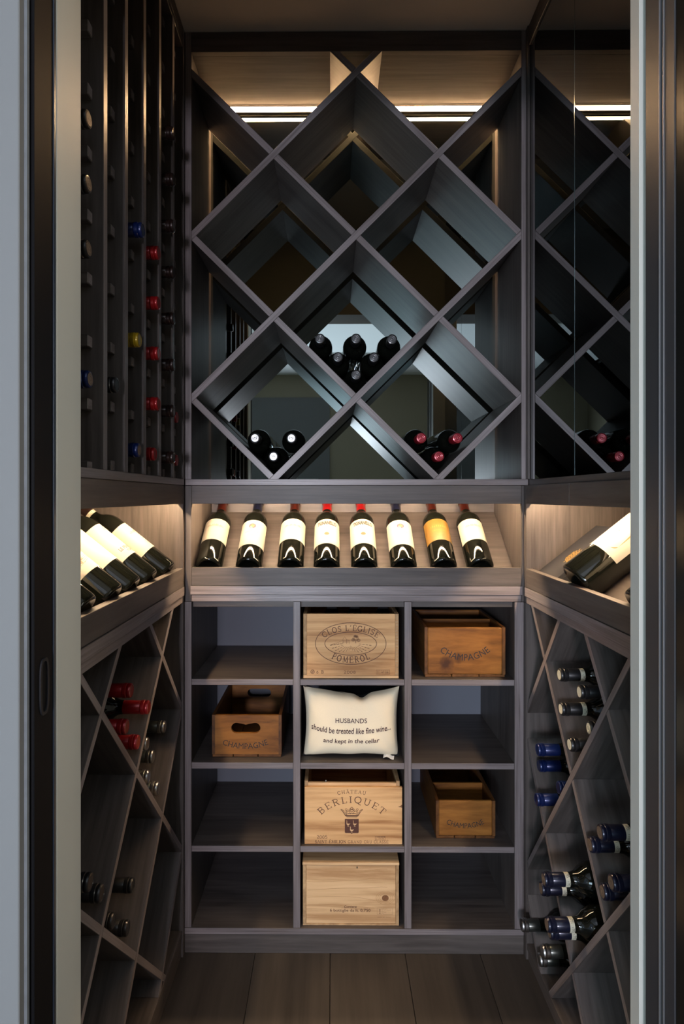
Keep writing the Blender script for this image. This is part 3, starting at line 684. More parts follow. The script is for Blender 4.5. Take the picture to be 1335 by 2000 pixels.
ring_me = lathe_mesh('capsule_top', [(.0150, .2826), (.0160, .2834), (.0162, .2860), (.0161, .2902), (.0150, .2913), (.0150, .2921), (.0158, .2933), (.0156, .2973), (.0143, .2997), (.0118, .3003), (.0112, .2998), (.0, .2998)], 28)
band_me = lathe_mesh('neck_strip', [(.01475, .2380), (.01485, .2381), (.01485, .2539), (.01475, .2540)], 28)
band_edge_me = lathe_mesh('strip_border', [(.0149, .2375), (.0149, .2400), (.0147, .2400)], 28)

def bottle(name, base, axis, front, label, cap, group=None, seg=28, zc=.236, captop=None, strip=False, scale=1.0, cat='bottle', fat=1.0):
    """base: centre of the bottom; axis: towards the cork; front: which way the label faces"""
    ax = Vector(axis).normalized(); y = -(Vector(front) - ax * Vector(front).dot(ax)).normalized(); x = y.cross(ax)
    o = bpy.data.objects.new(name, None); C.objects.link(o); o.empty_display_size = 0.03
    o.matrix_basis = Matrix.Translation(base) @ Matrix((x, y, ax)).transposed().to_4x4() @ Matrix.Diagonal((scale * fat, scale * fat, scale, 1))
    tag(o, label, cat, group)
    def part(nm, me, par=o):
        p = bpy.data.objects.new(nm, me); C.objects.link(p); p.parent = par; return p
    part('glass_body', lm(body_me[seg], M['glass']))
    c = part('capsule', lm(cap_me[(seg, zc)], M[cap]))
    if captop: part('capsule_top', lm(ring_me if cap == 'cap_tin' else top_me, M[captop]), c)
    if strip:
        s = part('neck_strip', lm(band_me, M['strip'])); part('strip_border', lm(band_edge_me, M['strip_edge']), s)
        sp = cached('strip_print', lambda: Print().put(*ring_print()).mesh('strip_print', wrap(.01495, .246)))
        part('strip_print', lm(sp, M['black_print']), s)
    return o, part
def ring_print():
    pr = Print()
    for q in range(-2, 3):
        cx = q * 0.018
        pr.ellipse(cx, -0.003, .0036, .0036, .0007, 20); pr.ellipse(cx, -0.003, .0022, .0022, .0004, 16)
        for i in range(4): pr.line([(cx - .005 + i * .0032, .0055), (cx - .0035 + i * .0032, .0022), (cx - .005 + i * .0032, .0008)], .0006)
    return pr.v, pr.f
def add_label(part, key, mat, z0, z1, half=R(82), prints=()):
    lb = part('label', lm(cached(('lab', key), cyl_patch('label', RB + 0.0004, z0, z1, half)), M[mat]))
    for i, (pk, mk, pm, lift) in enumerate(prints):
        me = cached(('pr', key, pk), lambda: mk().mesh(pk, wrap(RB + 0.0004 + lift, (z0 + z1) / 2)))
        part(pk, lm(me, M[pm]), lb)
    return lb
# ---- label art
def sun_disc(): return Print().disc(0, 0.026, 0.0105)
def sun_star():
    pts = []
    for k in range(16):
        a = 2 * math.pi * k / 16 + math.pi / 2; r = 0.0092 if k % 2 == 0 else 0.0036
        pts.append((r * math.cos(a), 0.026 + r * math.sin(a)))
    pr = Print()
    for k in range(16): pr.poly([(0, 0.026), pts[k], pts[(k + 1) % 16]])
    return pr
def faint_sun():
    pr = Print(); pr.text('SASSICAIA', 0, -0.003, 0.042, 0.0042, bend=lambda p: (p[0], p[1] + 0.006 - 6 * p[0] ** 2))
    pr.text('BOLGHERI', 0, -0.014, 0.022, 0.0022); return pr
def chateau():
    pr = Print()
    for k in range(13):
        x = -0.024 + k * 0.004; h = 0.004 + 0.004 * abs(math.sin(k * 2.1)) + 0.003 * math.exp(-((k - 6) / 2.0) ** 2)
        pr.rect(x, 0.012, x + 0.0027, 0.012 + h)
    pr.line([(-0.028, 0.0115), (0.028, 0.0115)], 0.0009)
    for k in range(10): pr.line([(-0.026 + k * 0.0055, 0.0095), (-0.023 + k * 0.0055, 0.0102)], 0.0006)
    return pr
def tig_title(): return Print().text('TIGNANELLO', 0, 0.036, 0.062, 0.017, bold=0.05, bend=lambda p: (p[0], p[1]))
def tig_disc(): return Print().disc(0, -0.012, 0.0075, 0.0062)
def tig_small():
    pr = Print(); pr.text('TOSCANA', 0, 0.018, 0.02, 0.0022); pr.text('ANTINORI', 0, -0.027, 0.022, 0.0022); return pr
def orn_text():
    pr = Print(); serif(pr, 'ORNELLAIA', 0.0065, lambda p: (p[0], p[1] - 0.008), wfit=0.044)
    pr.text('BOLGHERI', 0, -0.014, 0.022, 0.0024); pr.text('SUPERIORE', 0, -0.0195, 0.022, 0.0024)
    for k in range(9): pr.rect(-0.026 + k * 0.006, 0.010, -0.0225 + k * 0.006, 0.014 + 0.004 * abs(math.sin(k * 1.7)))
    pr.line([(-0.028, 0.0085), (0.028, 0.0085)], 0.0012); pr.line([(-0.028, 0.020), (-0.012, 0.023), (0, 0.021), (0.014, 0.0235), (0.028, 0.020)], 0.0008)
    return pr

def tray_base(b_r=RB):
    """base centre (b, z), axis and normal of a bottle lying on a sloped tray with its foot against the lip"""
    c, s = math.cos(TH_T), math.sin(TH_T)
    e = (0.0180, 1.0772); p0 = (0.048, 1.0443 + 0.0007)
    tt = (e[0] - (p0[0] - s * b_r)) * c + (e[1] - (p0[1] + c * b_r)) * s
    return (p0[0] + tt * c - s * b_r, p0[1] + tt * s + c * b_r), (c, s), (-s, c)
TB, TD, TNm = tray_base()
def on_tray(P, a, name, label, cap, group, **kw):
    o0 = Vector(P(0, 0, 0))
    tb = tray_base(RB * kw.get('fat', 1.0) * kw.get('scale', 1.0))[0]
    base = Vector(P(a, tb[0] + 0.0006, tb[1])); ax = Vector(P(0, TD[0], TD[1])) - o0; nn = Vector(P(0, TNm[0], TNm[1])) - o0
    return bottle(name, base, ax, nn, label, cap, group, seg=48, zc=.236, **kw)
kinds = {'ch': ('paper', 'cream chateau label'), 'sun': ('paper_white', 'white label with purple sun'), 'tig': ('paper', ''), 'gold': ('paper_gold', '')}
row = [(405, 'ch', 'cap_brown', 'leftmost bottle of the back display, cream label, oxblood capsule'),
       (483.7, 'sun', 'cap_navy', 'second bottle from the left on the back display, purple sun emblem, navy capsule'),
       (566, 'ch', 'cap_brown', 'third bottle on the back display, cream label, oxblood capsule with gold edge'),
       (637.4, 'tig', 'cap_red', 'left one of the two red capped bottles with tall lettering on the back display'),
       (711.8, 'tig', 'cap_red', 'right one of the two red capped bottles with tall lettering on the back display'),
       (789.4, 'sun', 'cap_navy', 'sixth bottle on the back display, purple sun emblem, right of the red capsules'),
       (868, 'gold', 'cap_brown', 'bottle with the gold label on the back display'),
       (940, 'ch', 'cap_brown', 'rightmost bottle of the back display, cream label, beside the end panel')]
for px, kd, cp, lab in row:
    o, part = on_tray(PB, (px - 647) * 1.66 / FPX, 'wine_bottle', lab, cp, 'bottles on the back display shelf')
    if kd == 'ch': add_label(part, 'ch', 'paper', .082, .172, prints=[('label_print', chateau, 'print_faint', .0004)])
    elif kd == 'sun': add_label(part, 'sun', 'paper_white', .060, .166, prints=[('sun_emblem', sun_disc, 'purple', .0004), ('gold_star', sun_star, 'gold', .0007), ('label_print', faint_sun, 'print_faint', .0004)])
    elif kd == 'tig': add_label(part, 'tig', 'paper', .064, .170, prints=[('label_title', tig_title, 'black_print', .0004), ('label_seal', tig_disc, 'print_tan', .0004), ('label_print', tig_small, 'print_faint', .0004)])
    else: add_label(part, 'gold', 'paper_gold', .080, .172, prints=[('label_print', orn_text, 'print_gold', .0004)])

# ---- left display
def vine_art():
    pr = Print()
    for i in range(5):
        pr.line([(-0.050 + k * 0.005, -0.040 + i * 0.004 + 0.030 * (k / 20) ** 2 * (1 - i * 0.12)) for k in range(21)], 0.0007)
    for k in range(40):
        a = random.random() * 6.28; r = random.random()
        pr.disc(-0.026 + 0.018 * r * math.cos(a), -0.030 + 0.009 * r * math.sin(a), 0.0016, 0.0012, 7)
    return pr
def vine_text():
    pr = Print(); serif(pr, 'MONTIANO'.replace('Y', 'I'), 0.008, lambda p: (p[0], p[1] + 0.026), wfit=0.05, wt=.7)
    serif(pr, 'LAGO', 0.005, lambda p: (p[0], p[1] - 0.006), wfit=0.02, wt=.7); return pr
def perg_art(): return Print().rect(-0.046, -0.020, 0.046, 0.048)
def perg_sketch():
    pr = Print()
    pr.poly([(-.012, .030), (-.006, .043), (.006, .044), (.013, .031), (.004, .028)]); pr.line([(-.020, .028), (0, .024), (.020, .029)], .0012)
    pr.line([(-.010, .012), (0, .005), (.012, .002)], .0006); return pr
def perg_text():
    pr = Print(); pr.text('LE PERGOLE', 0, -0.030, 0.060, 0.0095, bold=.03); pr.text('TORTE', 0, -0.041, 0.028, 0.006, bold=.03); return pr
for a, lab, kd, cp in [(1.541, 'farthest bottle on the left display, plain cream label, dark neck', 'plain', 'cap_dkbrown'),
                       (1.385, 'left display bottle with tan picture label and hand lettered white strip', 'perg', 'cap_dkbrown'),
                       (1.262, 'left display bottle squeezed in the middle with a mostly hidden white label', 'plainw', 'cap_dkbrown'),
                       (1.152, 'left display bottle with vineyard drawing on its wide cream label', 'vine', 'cap_brown'),
                       (1.022, 'nearest bottle on the left display, dark glass base beside the jamb', 'none', 'cap_black')]:
    o, part = on_tray(PL, a, 'wine_bottle', lab, cp, 'bottles on the left display shelf', strip=(kd == 'plain'))
    if kd == 'plain':
        add_label(part, 'plain', 'paper', .070, .168, R(85), [('label_print', chateau, 'print_faint', .0004)])
    elif kd == 'plainw': add_label(part, 'plainw', 'paper_white', .066, .170, R(85))
    elif kd == 'perg': add_label(part, 'perg', 'paper_white', .068, .176, R(88), [('label_picture', perg_art, 'paper_tan', .0003), ('label_sketch', perg_sketch, 'print_faint', .0006), ('label_print', perg_text, 'black_print', .0004)])
    elif kd == 'vine': add_label(part, 'vine', 'paper_white', .060, .176, R(90), [('label_sketch', vine_art, 'print_tan', .0004), ('label_print', vine_text, 'print_faint', .0004)])

# ---- right display
def or_art():
    pts = []
    for (cx, cy, a0) in ((.030, .030, 0), (-.030, .030, 90), (-.030, -.028, 180), (.030, -.028, 270)):
        for k in range(6): pts.append((cx + .012 * math.cos(R(a0 + 18 * k)), cy + .012 * math.sin(R(a0 + 18 * k))))
    return Print().poly(pts)
def or_lines():
    pr = Print()
    pr.line([(-.02 + .003 * k, .004 + .012 * math.sin(k * .45)) for k in range(15)], .0008)
    pr.line([(-.010 + .003 * k, -.016 + .004 * math.sin(k * .7 + 1)) for k in range(9)], .0007)
    pr.ellipse(.004, .018, .006, .009, .0006, 18); return pr
o, part = on_tray(PR, 1.330, 'wine_bottle', 'tilted fat bottle with orange picture label on the right display', 'cap_black', None, scale=1.04, fat=1.24)
add_label(part, 'orange', 'paper_white', .078, .185, R(92), [('label_picture', or_art, 'paper_orange', .0003), ('label_sketch', or_lines, 'black_print', .0006)])
o, part = on_tray(PR, 1.075, 'wine_bottle', 'nearest bottle on the right display, mostly hidden by the right jamb', 'cap_red', None)
add_label(part, 'plainw', 'paper_white', .066, .170, R(85))

# slate presentation box leaning on the right tray, leaflets under it
c_, s_ = math.cos(TH_T), math.sin(TH_T)
def tray_pt(P, a, u, h):
    """u metres up the slope from the lip, h above the tray"""
    b0 = 0.0195; z0 = 1.0443 + (b0 - 0.048) * math.tan(TH_T)
    return P(a, b0 + u * c_ - h * s_, z0 + u * s_ + h * c_)
bx0 = empty('presentation_box', tray_pt(PR, 1.555, 0.1, 0.02), 'slim slate grey presentation box with gold lettering on the right display', 'box')
av = Vector((0, 1, 0)); upv = Vector(tray_pt(PR, 0, 1, 0)) - Vector(tray_pt(PR, 0, 0, 0)); nv = Vector(tray_pt(PR, 0, 0, 1)) - Vector(tray_pt(PR, 0, 0, 0))
prism('box_base', [tray_pt(PR, 1.490, 0.030, .002), tray_pt(PR, 1.622, 0.030, .002), tray_pt(PR, 1.622, 0.240, .002), tray_pt(PR, 1.490, 0.240, .002)], nv * 0.019, M['slate'], bx0, upv, 0.001)
prism('box_lid', [tray_pt(PR, 1.488, 0.028, .0212), tray_pt(PR, 1.624, 0.028, .0212), tray_pt(PR, 1.624, 0.242, .0212), tray_pt(PR, 1.488, 0.242, .0212)], nv * 0.010, M['slate'], bx0, upv, 0.001)
pr = Print()
for i, wl in enumerate((.034, .052, .046, .056, .040, .030)):
    x = -wl / 2
    while x < wl / 2:
        q = 0.003 + random.random() * 0.006; pr.rect(x, .018 - i * .0066, min(x + q, wl / 2), .0215 - i * .0066); x += q + .0018
link('gold_lettering', pr.mesh('gold_lettering', lambda p: tray_pt(PR, 1.552 - p[1], 0.120 + p[0], .0316)), M['gold'], bx0)
lf = empty('leaflet_stack', tray_pt(PR, 1.46, 0.05, 0.0), 'few white leaflets peeking out under the slate presentation box', 'leaflets')
for i in range(3):
    prism('leaflet', [tray_pt(PR, 1.447 + .004 * i, 0.004 + .006 * i, .0008 + .0012 * i), tray_pt(PR, 1.484, 0.004 + .006 * i, .0008 + .0012 * i), tray_pt(PR, 1.484, 0.14, .0008 + .0012 * i), tray_pt(PR, 1.447 + .004 * i, 0.14, .0008 + .0012 * i)], nv * 0.0009, M['leaflet'], lf, upv, 0)

# ---- bottles lying in the diamonds (necks to the front)
S = 0.93; r_ = RB * S
def in_diamond(vx, vz, spots, cap, labs, group, captop, yt=1.632, lean=None):
    for i, (dx, dz) in enumerate(spots):
        x = vx + dx; z = vz + dz
        dl = lean[i] if lean else 0.0
        ax = Vector((dl, -1, 0.0)).normalized()
        tip = Vector((x, yt + 0.004 * (i % 3), z))
        bottle('wine_bottle', tip - ax * 0.3 * S, ax, (0, 0, 1), labs[i], cap, group, captop=captop, scale=S)
q = r_ * math.sqrt(2); zb = 0.009 * math.sqrt(2) + q + 0.001
bot, lft, rgt = (0, zb), (-q - .001, zb + q + .001), (q + .001, zb + q + .001)
in_diamond(cx0 - hx, ZB, [lft, rgt, bot], 'cap_black',
           ['silver topped bottle at upper left of the three in the lower left diamond', 'silver topped bottle at upper right of the three in the lower left diamond', 'lowest silver topped bottle in the lower left diamond'],
           'silver topped bottles in the lower left diamond', 'cap_silver')
in_diamond(cx0 + hx, ZB, [lft, rgt, bot], 'cap_winered',
           ['red capped bottle at upper left of the three in the lower right diamond', 'red capped bottle at upper right of the three in the lower right diamond', 'lowest red capped bottle in the lower right diamond'],
           'red capped bottles in the lower right diamond', 'cap_winered', lean=[.02, .05, .0])
sp = [bot, lft, rgt, (-2 * q - .002, zb + 2 * q + .002), (0, zb + 2 * q + .003), (2 * q + .002, zb + 2 * q + .002)]
in_diamond(cx0, ZB + hz, sp, 'cap_black',
           ['lowest black capped bottle of the six in the central diamond', 'middle row left black capped bottle in the central diamond', 'middle row right black capped bottle in the central diamond',
            'top row left black capped bottle in the central diamond', 'top row centre black capped bottle in the central diamond', 'top row right black capped bottle in the central diamond'],
           'black capped bottles in the central diamond', 'cap_grey', yt=1.642)

# ---- bottles in the peg rack
colY = [1.0125, 1.126, 1.239, 1.3555, 1.473, 1.587]
ORD = ['lowest', 'second lowest', 'third lowest', 'fourth lowest', 'fifth from the bottom', 'sixth from the bottom', 'seventh from the bottom', 'topmost']
COLN = ['nearest', 'second nearest', 'third', 'fourth', 'fifth', 'farthest']
def peg_bottle(c, k, tipx, cap, lab, group=None, captop=None, dz=0.0):
    z = (1.328 + 0.1117 * k if c == 0 else 1.336 + 0.1155 * k) + 0.0368 + dz
    bottle('wine_bottle', (tipx - 0.30, colY[c], z), (1, 0, 0), (0, 0, 1), lab, cap, group, captop=captop)
g0 = 'bottle necks in the nearest peg column'
peg_bottle(0, 1, -0.414, 'cap_blue', 'blue capped bottle low in the nearest peg column by the left jamb', g0, 'cork')
for k, nm in ((3, 'lowest'), (4, 'middle'), (5, 'topmost')):
    peg_bottle(0, k, -0.416, 'cap_black', f'{nm} of the three dark bottles with embossed tops in the nearest peg column', g0, 'cork')
peg_bottle(1, 1, -0.409, 'cap_black', 'lone black capped bottle in the second nearest peg column', None)
peg_bottle(2, 4, -0.395, 'cap_blue', 'blue capped bottle high in the third peg column', 'bottle necks in the third peg column')
peg_bottle(2, 2, -0.402, 'cap_yellow', 'yellow capped bottle in the third peg column', 'bottle necks in the third peg column')
peg_bottle(2, 0, -0.403, 'cap_blue', 'blue capped bottle at the bottom of the third peg column', 'bottle necks in the third peg column', 'cork')
for k in range(5):
    nm = ['lowest', 'second lowest', 'middle', 'second highest', 'topmost'][k]
    peg_bottle(3, k, -0.396 - (.008 if k == 0 else 0), 'cap_red', f'{nm} of the five red capped bottles in the fourth peg column', 'red capped bottles in the fourth peg column')
for k in range(8):
    peg_bottle(4, k, -0.392, 'cap_dkbrown', f'{ORD[k]} of the eight dark brown capped bottles in the fifth peg column', 'dark brown capped bottles in the fifth peg column')
for k in range(2):
    peg_bottle(5, k, -0.414, 'cap_red', f'{"lower" if k == 0 else "upper"} red capped bottle in the farthest peg column', 'red capped bottles in the farthest peg column')

# ---- bottles in the crossed racks
def rack_bottle(side, y, z, tip, cap, lab, group, **kw):
    if side == 'l': bottle('wine_bottle', (tip - 0.30, y, z), (1, 0, 0), (0, 0, 1), lab, cap, group, **kw)
    else: bottle('wine_bottle', (tip + 0.30, y, z), (-1, 0, 0), (0, -0.5, 1), lab, cap, group, **kw)
g = 'red capped bottles in the left crossed rack'
rack_bottle('l', 1.255, .753, -.410, 'cap_red', 'lowest of the four red capped bottles in the left crossed rack', g)
rack_bottle('l', 1.200, .807, -.415, 'cap_red', 'red capped bottle at near side of the four in the left crossed rack', g)
rack_bottle('l', 1.309, .808, -.404, 'cap_red', 'long necked red capped bottle on far side in the left crossed rack', g)
rack_bottle('l', 1.254, .863, -.424, 'cap_red', 'topmost of the four red capped bottles in the left crossed rack', g)
g = 'silver topped bottles in the left crossed rack'
for (y, z, tx, nm) in ((1.446, .560, -.424, 'lowest'), (1.391, .614, -.430, 'near side lower'), (1.500, .614, -.452, 'far side lower'), (1.446, .669, -.450, 'middle upper'), (1.554, .669, -.438, 'topmost far side')):
    rack_bottle('l', y, z, tx, 'cap_tin', f'{nm} of the five silver topped bottles in the left crossed rack', g, captop='cap_silver', zc=.252)
g = 'black capped bottles low in the left crossed rack'
rack_bottle('l', 1.255, .357, -.432, 'cap_black', 'black capped bottle lying lowest in the bottom diamond of the left crossed rack', g)
rack_bottle('l', 1.199, .412, -.442, 'cap_black', 'black capped bottle half hidden behind the board in the left crossed rack', g)
rack_bottle('l', 1.310, .412, -.440, 'cap_black', 'black capped bottle on far side in the bottom diamond of the left crossed rack', g)
rack_bottle('l', 1.063, .560, -.413, 'cap_black', 'lower black capped bottle beside the left jamb', g)
rack_bottle('l', 1.008, .616, -.411, 'cap_black', 'upper black capped bottle beside the left jamb', g)
g = 'black capped bottles with paper strips in the right crossed rack'
for (y, z, tx, nm) in ((1.333, .718, .534, 'lowest'), (1.275, .777, .552, 'near side half hidden'), (1.391, .777, .537, 'middle far side'), (1.333, .836, .556, 'second highest near side'), (1.408, .852, .540, 'topmost')):
    rack_bottle('r', y, z, tx, 'cap_black', f'{nm} black capped bottle with cream top in the right crossed rack', g, captop='strip', strip=True)
g = 'bright blue capped bottles in the right crossed rack'
for (y, z, tx, nm) in ((1.513, .502, .521, 'lowest'), (1.455, .561, .555, 'near side half hidden'), (1.571, .562, .548, 'far side'), (1.511, .630, .523, 'topmost')):
    rack_bottle('r', y, z, tx, 'cap_blue', f'{nm} bright blue capped bottle in the right crossed rack', g)
g = 'navy capped bottles with neck strips at lower right'
for (y, z, tx, nm) in ((1.345, .288, .493, 'lowest'), (1.286, .347, .466, 'near side'), (1.404, .347, .495, 'far side'), (1.345, .407, .480, 'topmost')):
    rack_bottle('r', y, z, tx, 'cap_navy', f'{nm} navy capped bottle with paper neck strip low in the right crossed rack', g, strip=True, captop='cork')
g = 'silver topped bottles at lower right'
for (y, z, tx, nm) in ((1.525, .0845, .533, 'lowest'), (1.466, .151, .520, 'near side'), (1.590, .126, .508, 'far side')):
    rack_bottle('r', y, z, tx, 'cap_tin', f'{nm} silver topped bottle near the floor in the right crossed rack', g, captop='cap_silver', zc=.252)
g = 'navy capped bottles beside the right jamb'
for (y, z, tx, nm) in ((1.170, .496, .533, 'lowest'), (1.110, .553, .522, 'near side half hidden'), (1.229, .554, .534, 'far side'), (1.170, .613, .528, 'topmost')):
    rack_bottle('r', y, z, tx, 'cap_navy', f'{nm} navy capped bottle in the right crossed rack beside the jamb', g, strip=True, captop='cork')

# ================================================================== CRATES
def cbx(px): return (px - 647.0)
def crate(name, x0, x1, y0, y1, z0, z1, label, front_mat, th, parts):
    o = empty(name, ((x0 + x1) / 2, (y0 + y1) / 2, z0), label, 'crate'); return o
# -- pine crate with oval crest
def face_xz(y): return lambda cx, cz: (lambda p: (cx + p[0], y, cz + p[1]))
YC = 1.660; KX = YC / FPX
def fx(px): return (px - 647.0) * KX
x0, x1, z0, z1 = fx(592), fx(778), 0.7655, 0.7655 + 0.181
c1 = empty('wine_crate', ((x0 + x1) / 2, 1.80, z0), 'pine wine crate with oval crest print in the top middle cubby', 'crate')
wl = 0.010
box('side_board', x0, x0 + wl, YC, 1.985, z0 + .008, z1, M['pine_end'], c1, 'y')
box('side_board', x1 - wl, x1, YC, 1.985, z0 + .008, z1, M['pine_end'], c1, 'y')
box('front_board', x0 + wl, x1 - wl, YC + .0004, YC + .009, z0 + .008, z1 - .0005, M['pine'], c1, 'x')
box('back_board', x0 + wl, x1 - wl, 1.976, 1.985, z0 + .008, z1, M['pine'], c1, 'x')
box('bottom_board', x0, x1, YC - .0005, 1.985, z0, z0 + .0078, M['pine_pale'], c1, 'x')
for k in range(18): box('finger_joint', x1 - wl + .001, x1 - .002, YC - .0003, YC + .003, z0 + .016 + k * .0085, z0 + .0195 + k * .0085, M['stain'], c1, 'x', 0)
for q in (.30, .56, .88): # notched bottle separators inside
    xx = x0 + (x1 - x0) * q
    prism('separator', [(xx - .022, 1.80, z1 - .030), (xx + .022, 1.80, z1 - .030), (xx + .011, 1.80, z1 + .004), (xx - .011, 1.80, z1 + .004)], (0, .008, 0), M['slate'], c1, (1, 0, 0))
cx, cz = fx(684.5), z0 + .0095 + (1313.0 - 1257) * KX * 1.0 + .010
cz = 1.275 - (1257 - 970) * KX
pr = Print()
KP = 1 / 6.068 * KX                                        # one pixel of the enlarged print
pr.ellipse(0, 0, 418 * KP, 246 * KP, 6.5 * KP, 90); pr.ellipse(0, 0, 306 * KP, 136 * KP, 6.5 * KP, 80)
def ell_bend(rx, ry, up):
    """text along an ellipse, in arc length"""
    def f(p):
        # parameter by numeric arc length from the top (or the bottom)
        n = 60; s = abs(p[0]); t = 0.0; acc = 0.0
        while acc < s and t < math.pi / 2:
            acc += math.hypot(rx * math.cos(t), ry * math.sin(t)) * 0.01; t += 0.01
        t = math.copysign(t, p[0])
        if up: ex, ey = rx * math.sin(t), ry * math.cos(t); nx, ny = math.sin(t) / rx, math.cos(t) / ry
        else: ex, ey = rx * math.sin(t), -ry * math.cos(t); nx, ny = -math.sin(t) / rx, math.cos(t) / ry
        l = math.hypot(nx, ny); return (ex + nx / l * p[1], ey + ny / l * p[1])
    return f
serif(pr, "CLOS L'\u00c9GLISE", 66 * KP, ell_bend(345 * KP, 152 * KP, True), wfit=655 * KP, gap=.16, wt=.85)
serif(pr, "POMEROL", 74 * KP, ell_bend(360 * KP, 228 * KP, False), wfit=475 * KP, gap=.24, wt=.85)
link('crest_print', pr.mesh('crest_print', lambda p: (cx + p[0], YC - .0002, cz + p[1])), M['brand'], c1)
pr = Print()
for k in range(15):                                         # vine rows fanning out below a house and a tree
    a = R(-172 + k * 11.7); r0 = 40 + 12 * abs(math.cos(a)) * 5; r1 = 96 + 165 * abs(math.cos(a)) ** 1.5
    for s in range(4):
        ra = r0 + (r1 - r0) * s / 4; rb = r0 + (r1 - r0) * (s + .72) / 4
        pr.line([(ra * math.cos(a) * KP, (ra * math.sin(a) * .82 + 8) * KP), (rb * math.cos(a) * KP, (rb * math.sin(a) * .82 + 8) * KP)], (4 + 1.2 * s) * KP)
for bx_, by_, rr in ((58, 62, 34), (30, 44, 22), (92, 40, 22), (52, 90, 16), (74, 84, 15)):
    for m_ in range(3): pr.ellipse(bx_ * KP, by_ * KP, rr * (1 - .3 * m_) * KP, rr * (.8 - .25 * m_) * KP, 3.5 * KP, 14)
pr.line([(60 * KP, 35 * KP), (60 * KP, 5 * KP)], 7 * KP)
pr.line([(-92 * KP, 0), (-92 * KP, 52 * KP), (-72 * KP, 82 * KP), (-50 * KP, 50 * KP), (-50 * KP, 0)], 4 * KP)
pr.line([(-50 * KP, 46 * KP), (-16 * KP, 40 * KP), (-16 * KP, 0)], 4 * KP)
for k in range(5): pr.line([((-84 + 14 * k) * KP, 8 * KP), ((-84 + 14 * k) * KP, 38 * KP)], 3 * KP)
pr.line([(-235 * KP, -12 * KP), (-150 * KP, 14 * KP), (-92 * KP, 36 * KP)], 3 * KP)
for k in range(6): pr.line([((-230 + 24 * k) * KP, (-18 + 3 * k) * KP), ((-212 + 24 * k) * KP, (-8 + 4 * k) * KP)], 4 * KP)
link('vineyard_print', pr.mesh('vineyard_print', lambda p: (cx + p[0], YC - .0002, cz + p[1])), M['brand_soft'], c1)
pr = Print()
def at(px, py): return (fx(px) , 1.275 - (py - 970) * KX)
def mark(pr, bx_, by_, wd, hg, wdiv):
    pr.frame(bx_, by_, bx_ + wd, by_ + hg, .0006); pr.rect(bx_ + wdiv, by_, bx_ + wdiv + .0005, by_ + hg)
# flat coordinates here are world x, z
serif(pr, '2008', 38 * KP, lambda p: (fx(682.5) + p[0], at(0, 1315.5)[1] + p[1]), wfit=145 * KP)
serif(pr, '6', 38 * KP, lambda p: (fx(619.5) + p[0], at(0, 1315.5)[1] + p[1]), wfit=26 * KP); serif(pr, 'B', 38 * KP, lambda p: (fx(629.5) + p[0], at(0, 1315.5)[1] + p[1]), wfit=34 * KP)
pr.ellipse(fx(610), at(0, 1312)[1], 22 * KP, 22 * KP, 5 * KP, 22); pr.ellipse(fx(610), at(0, 1312)[1], 12 * KP, 10 * KP, 4 * KP, 14); pr.line([(fx(608), at(0, 1314)[1]), (fx(612.5), at(0, 1309)[1])], 4 * KP)
mark(pr, fx(734.5), at(0, 1317)[1], 158 * KP, 56 * KP, 42 * KP)
pr.text('HT DB', fx(751), at(0, 1313.2)[1], 84 * KP, 20 * KP); pr.text('- - - -', fx(751), at(0, 1309.8)[1], 80 * KP, 5 * KP)
for k in range(3): pr.rect(fx(736.4), at(0, 1315.2 - k * 2.2)[1], fx(738.6), at(0, 1314.4 - k * 2.2)[1])
link('stamp_print', pr.mesh('stamp_print', lambda p: (p[0], YC - .0002, p[1])), M['brand'], c1)

# -- pine crate with crown and shield
x0, x1, z0 = fx(594), fx(781), 0.5325 - 0.2330
z0 = 0.2995; z1 = 1.275 - (1528.5 - 970) * (YC + .012) / FPX
c2 = empty('wine_crate', ((x0 + x1) / 2, 1.80, z0), 'pine wine crate with crown and bird shield print in the third row middle cubby', 'crate')
y0 = YC + .010
box('side_board', x0, x0 + wl, y0, 1.985, z0 + .008, z1 + .006, M['pine_end'], c2, 'y')
box('side_board', x1 - wl, x1, y0, 1.985, z0 + .008, z1 + .006, M['pine_end'], c2, 'y')
box('front_board', x0 + wl, x1 - wl, y0 + .0004, y0 + .009, z0 + .008, z1, M['pine_pale'], c2, 'x')
box('back_board', x0 + wl, x1 - wl, 1.976, 1.985, z0 + .008, z1, M['pine'], c2, 'x')
box('bottom_board', x0, x1, y0, 1.985, z0, z0 + .0078, M['pine_pale'], c2, 'x')
lidz = 1.275 - (1537.5 - 970) * KX
box('printed_lid', fx(594.5), fx(785), YC, YC + .0090, z0, lidz, M['pine'], c2, 'x')
me = lathe_mesh('nail', [(0, .006), (.0022, .0055), (.0026, .003), (.0012, .002), (.0012, -.004)], 10)
link('nail', me, M['alu'], c2, Matrix.Translation((fx(636), y0 + .004, z1 + .001)))
cx = fx(686.5)
def pz(py): return 1.275 - (py - 970) * KX
pr = Print()
serif(pr, 'CH\u00c2TEAU', 42 * KP, lambda p: arc_bend(0, 0, 0.19, True)(p), wfit=335 * KP, gap=.18, wt=.8)
link('arched_print', pr.mesh('arched_print', lambda p: (cx + p[0], YC - .0002, pz(1549.6) + p[1])), M['brand'], c2)
pr = Print()
serif(pr, 'BERLIQUET', 78 * KP, lambda p: arc_bend(0, 0, 0.125, True)(p), wfit=800 * KP, gap=.24, wt=.8)
link('title_print', pr.mesh('title_print', lambda p: (cx + p[0], YC - .0002, pz(1568) + p[1])), M['brand'], c2)
pr = Print(); u = KP
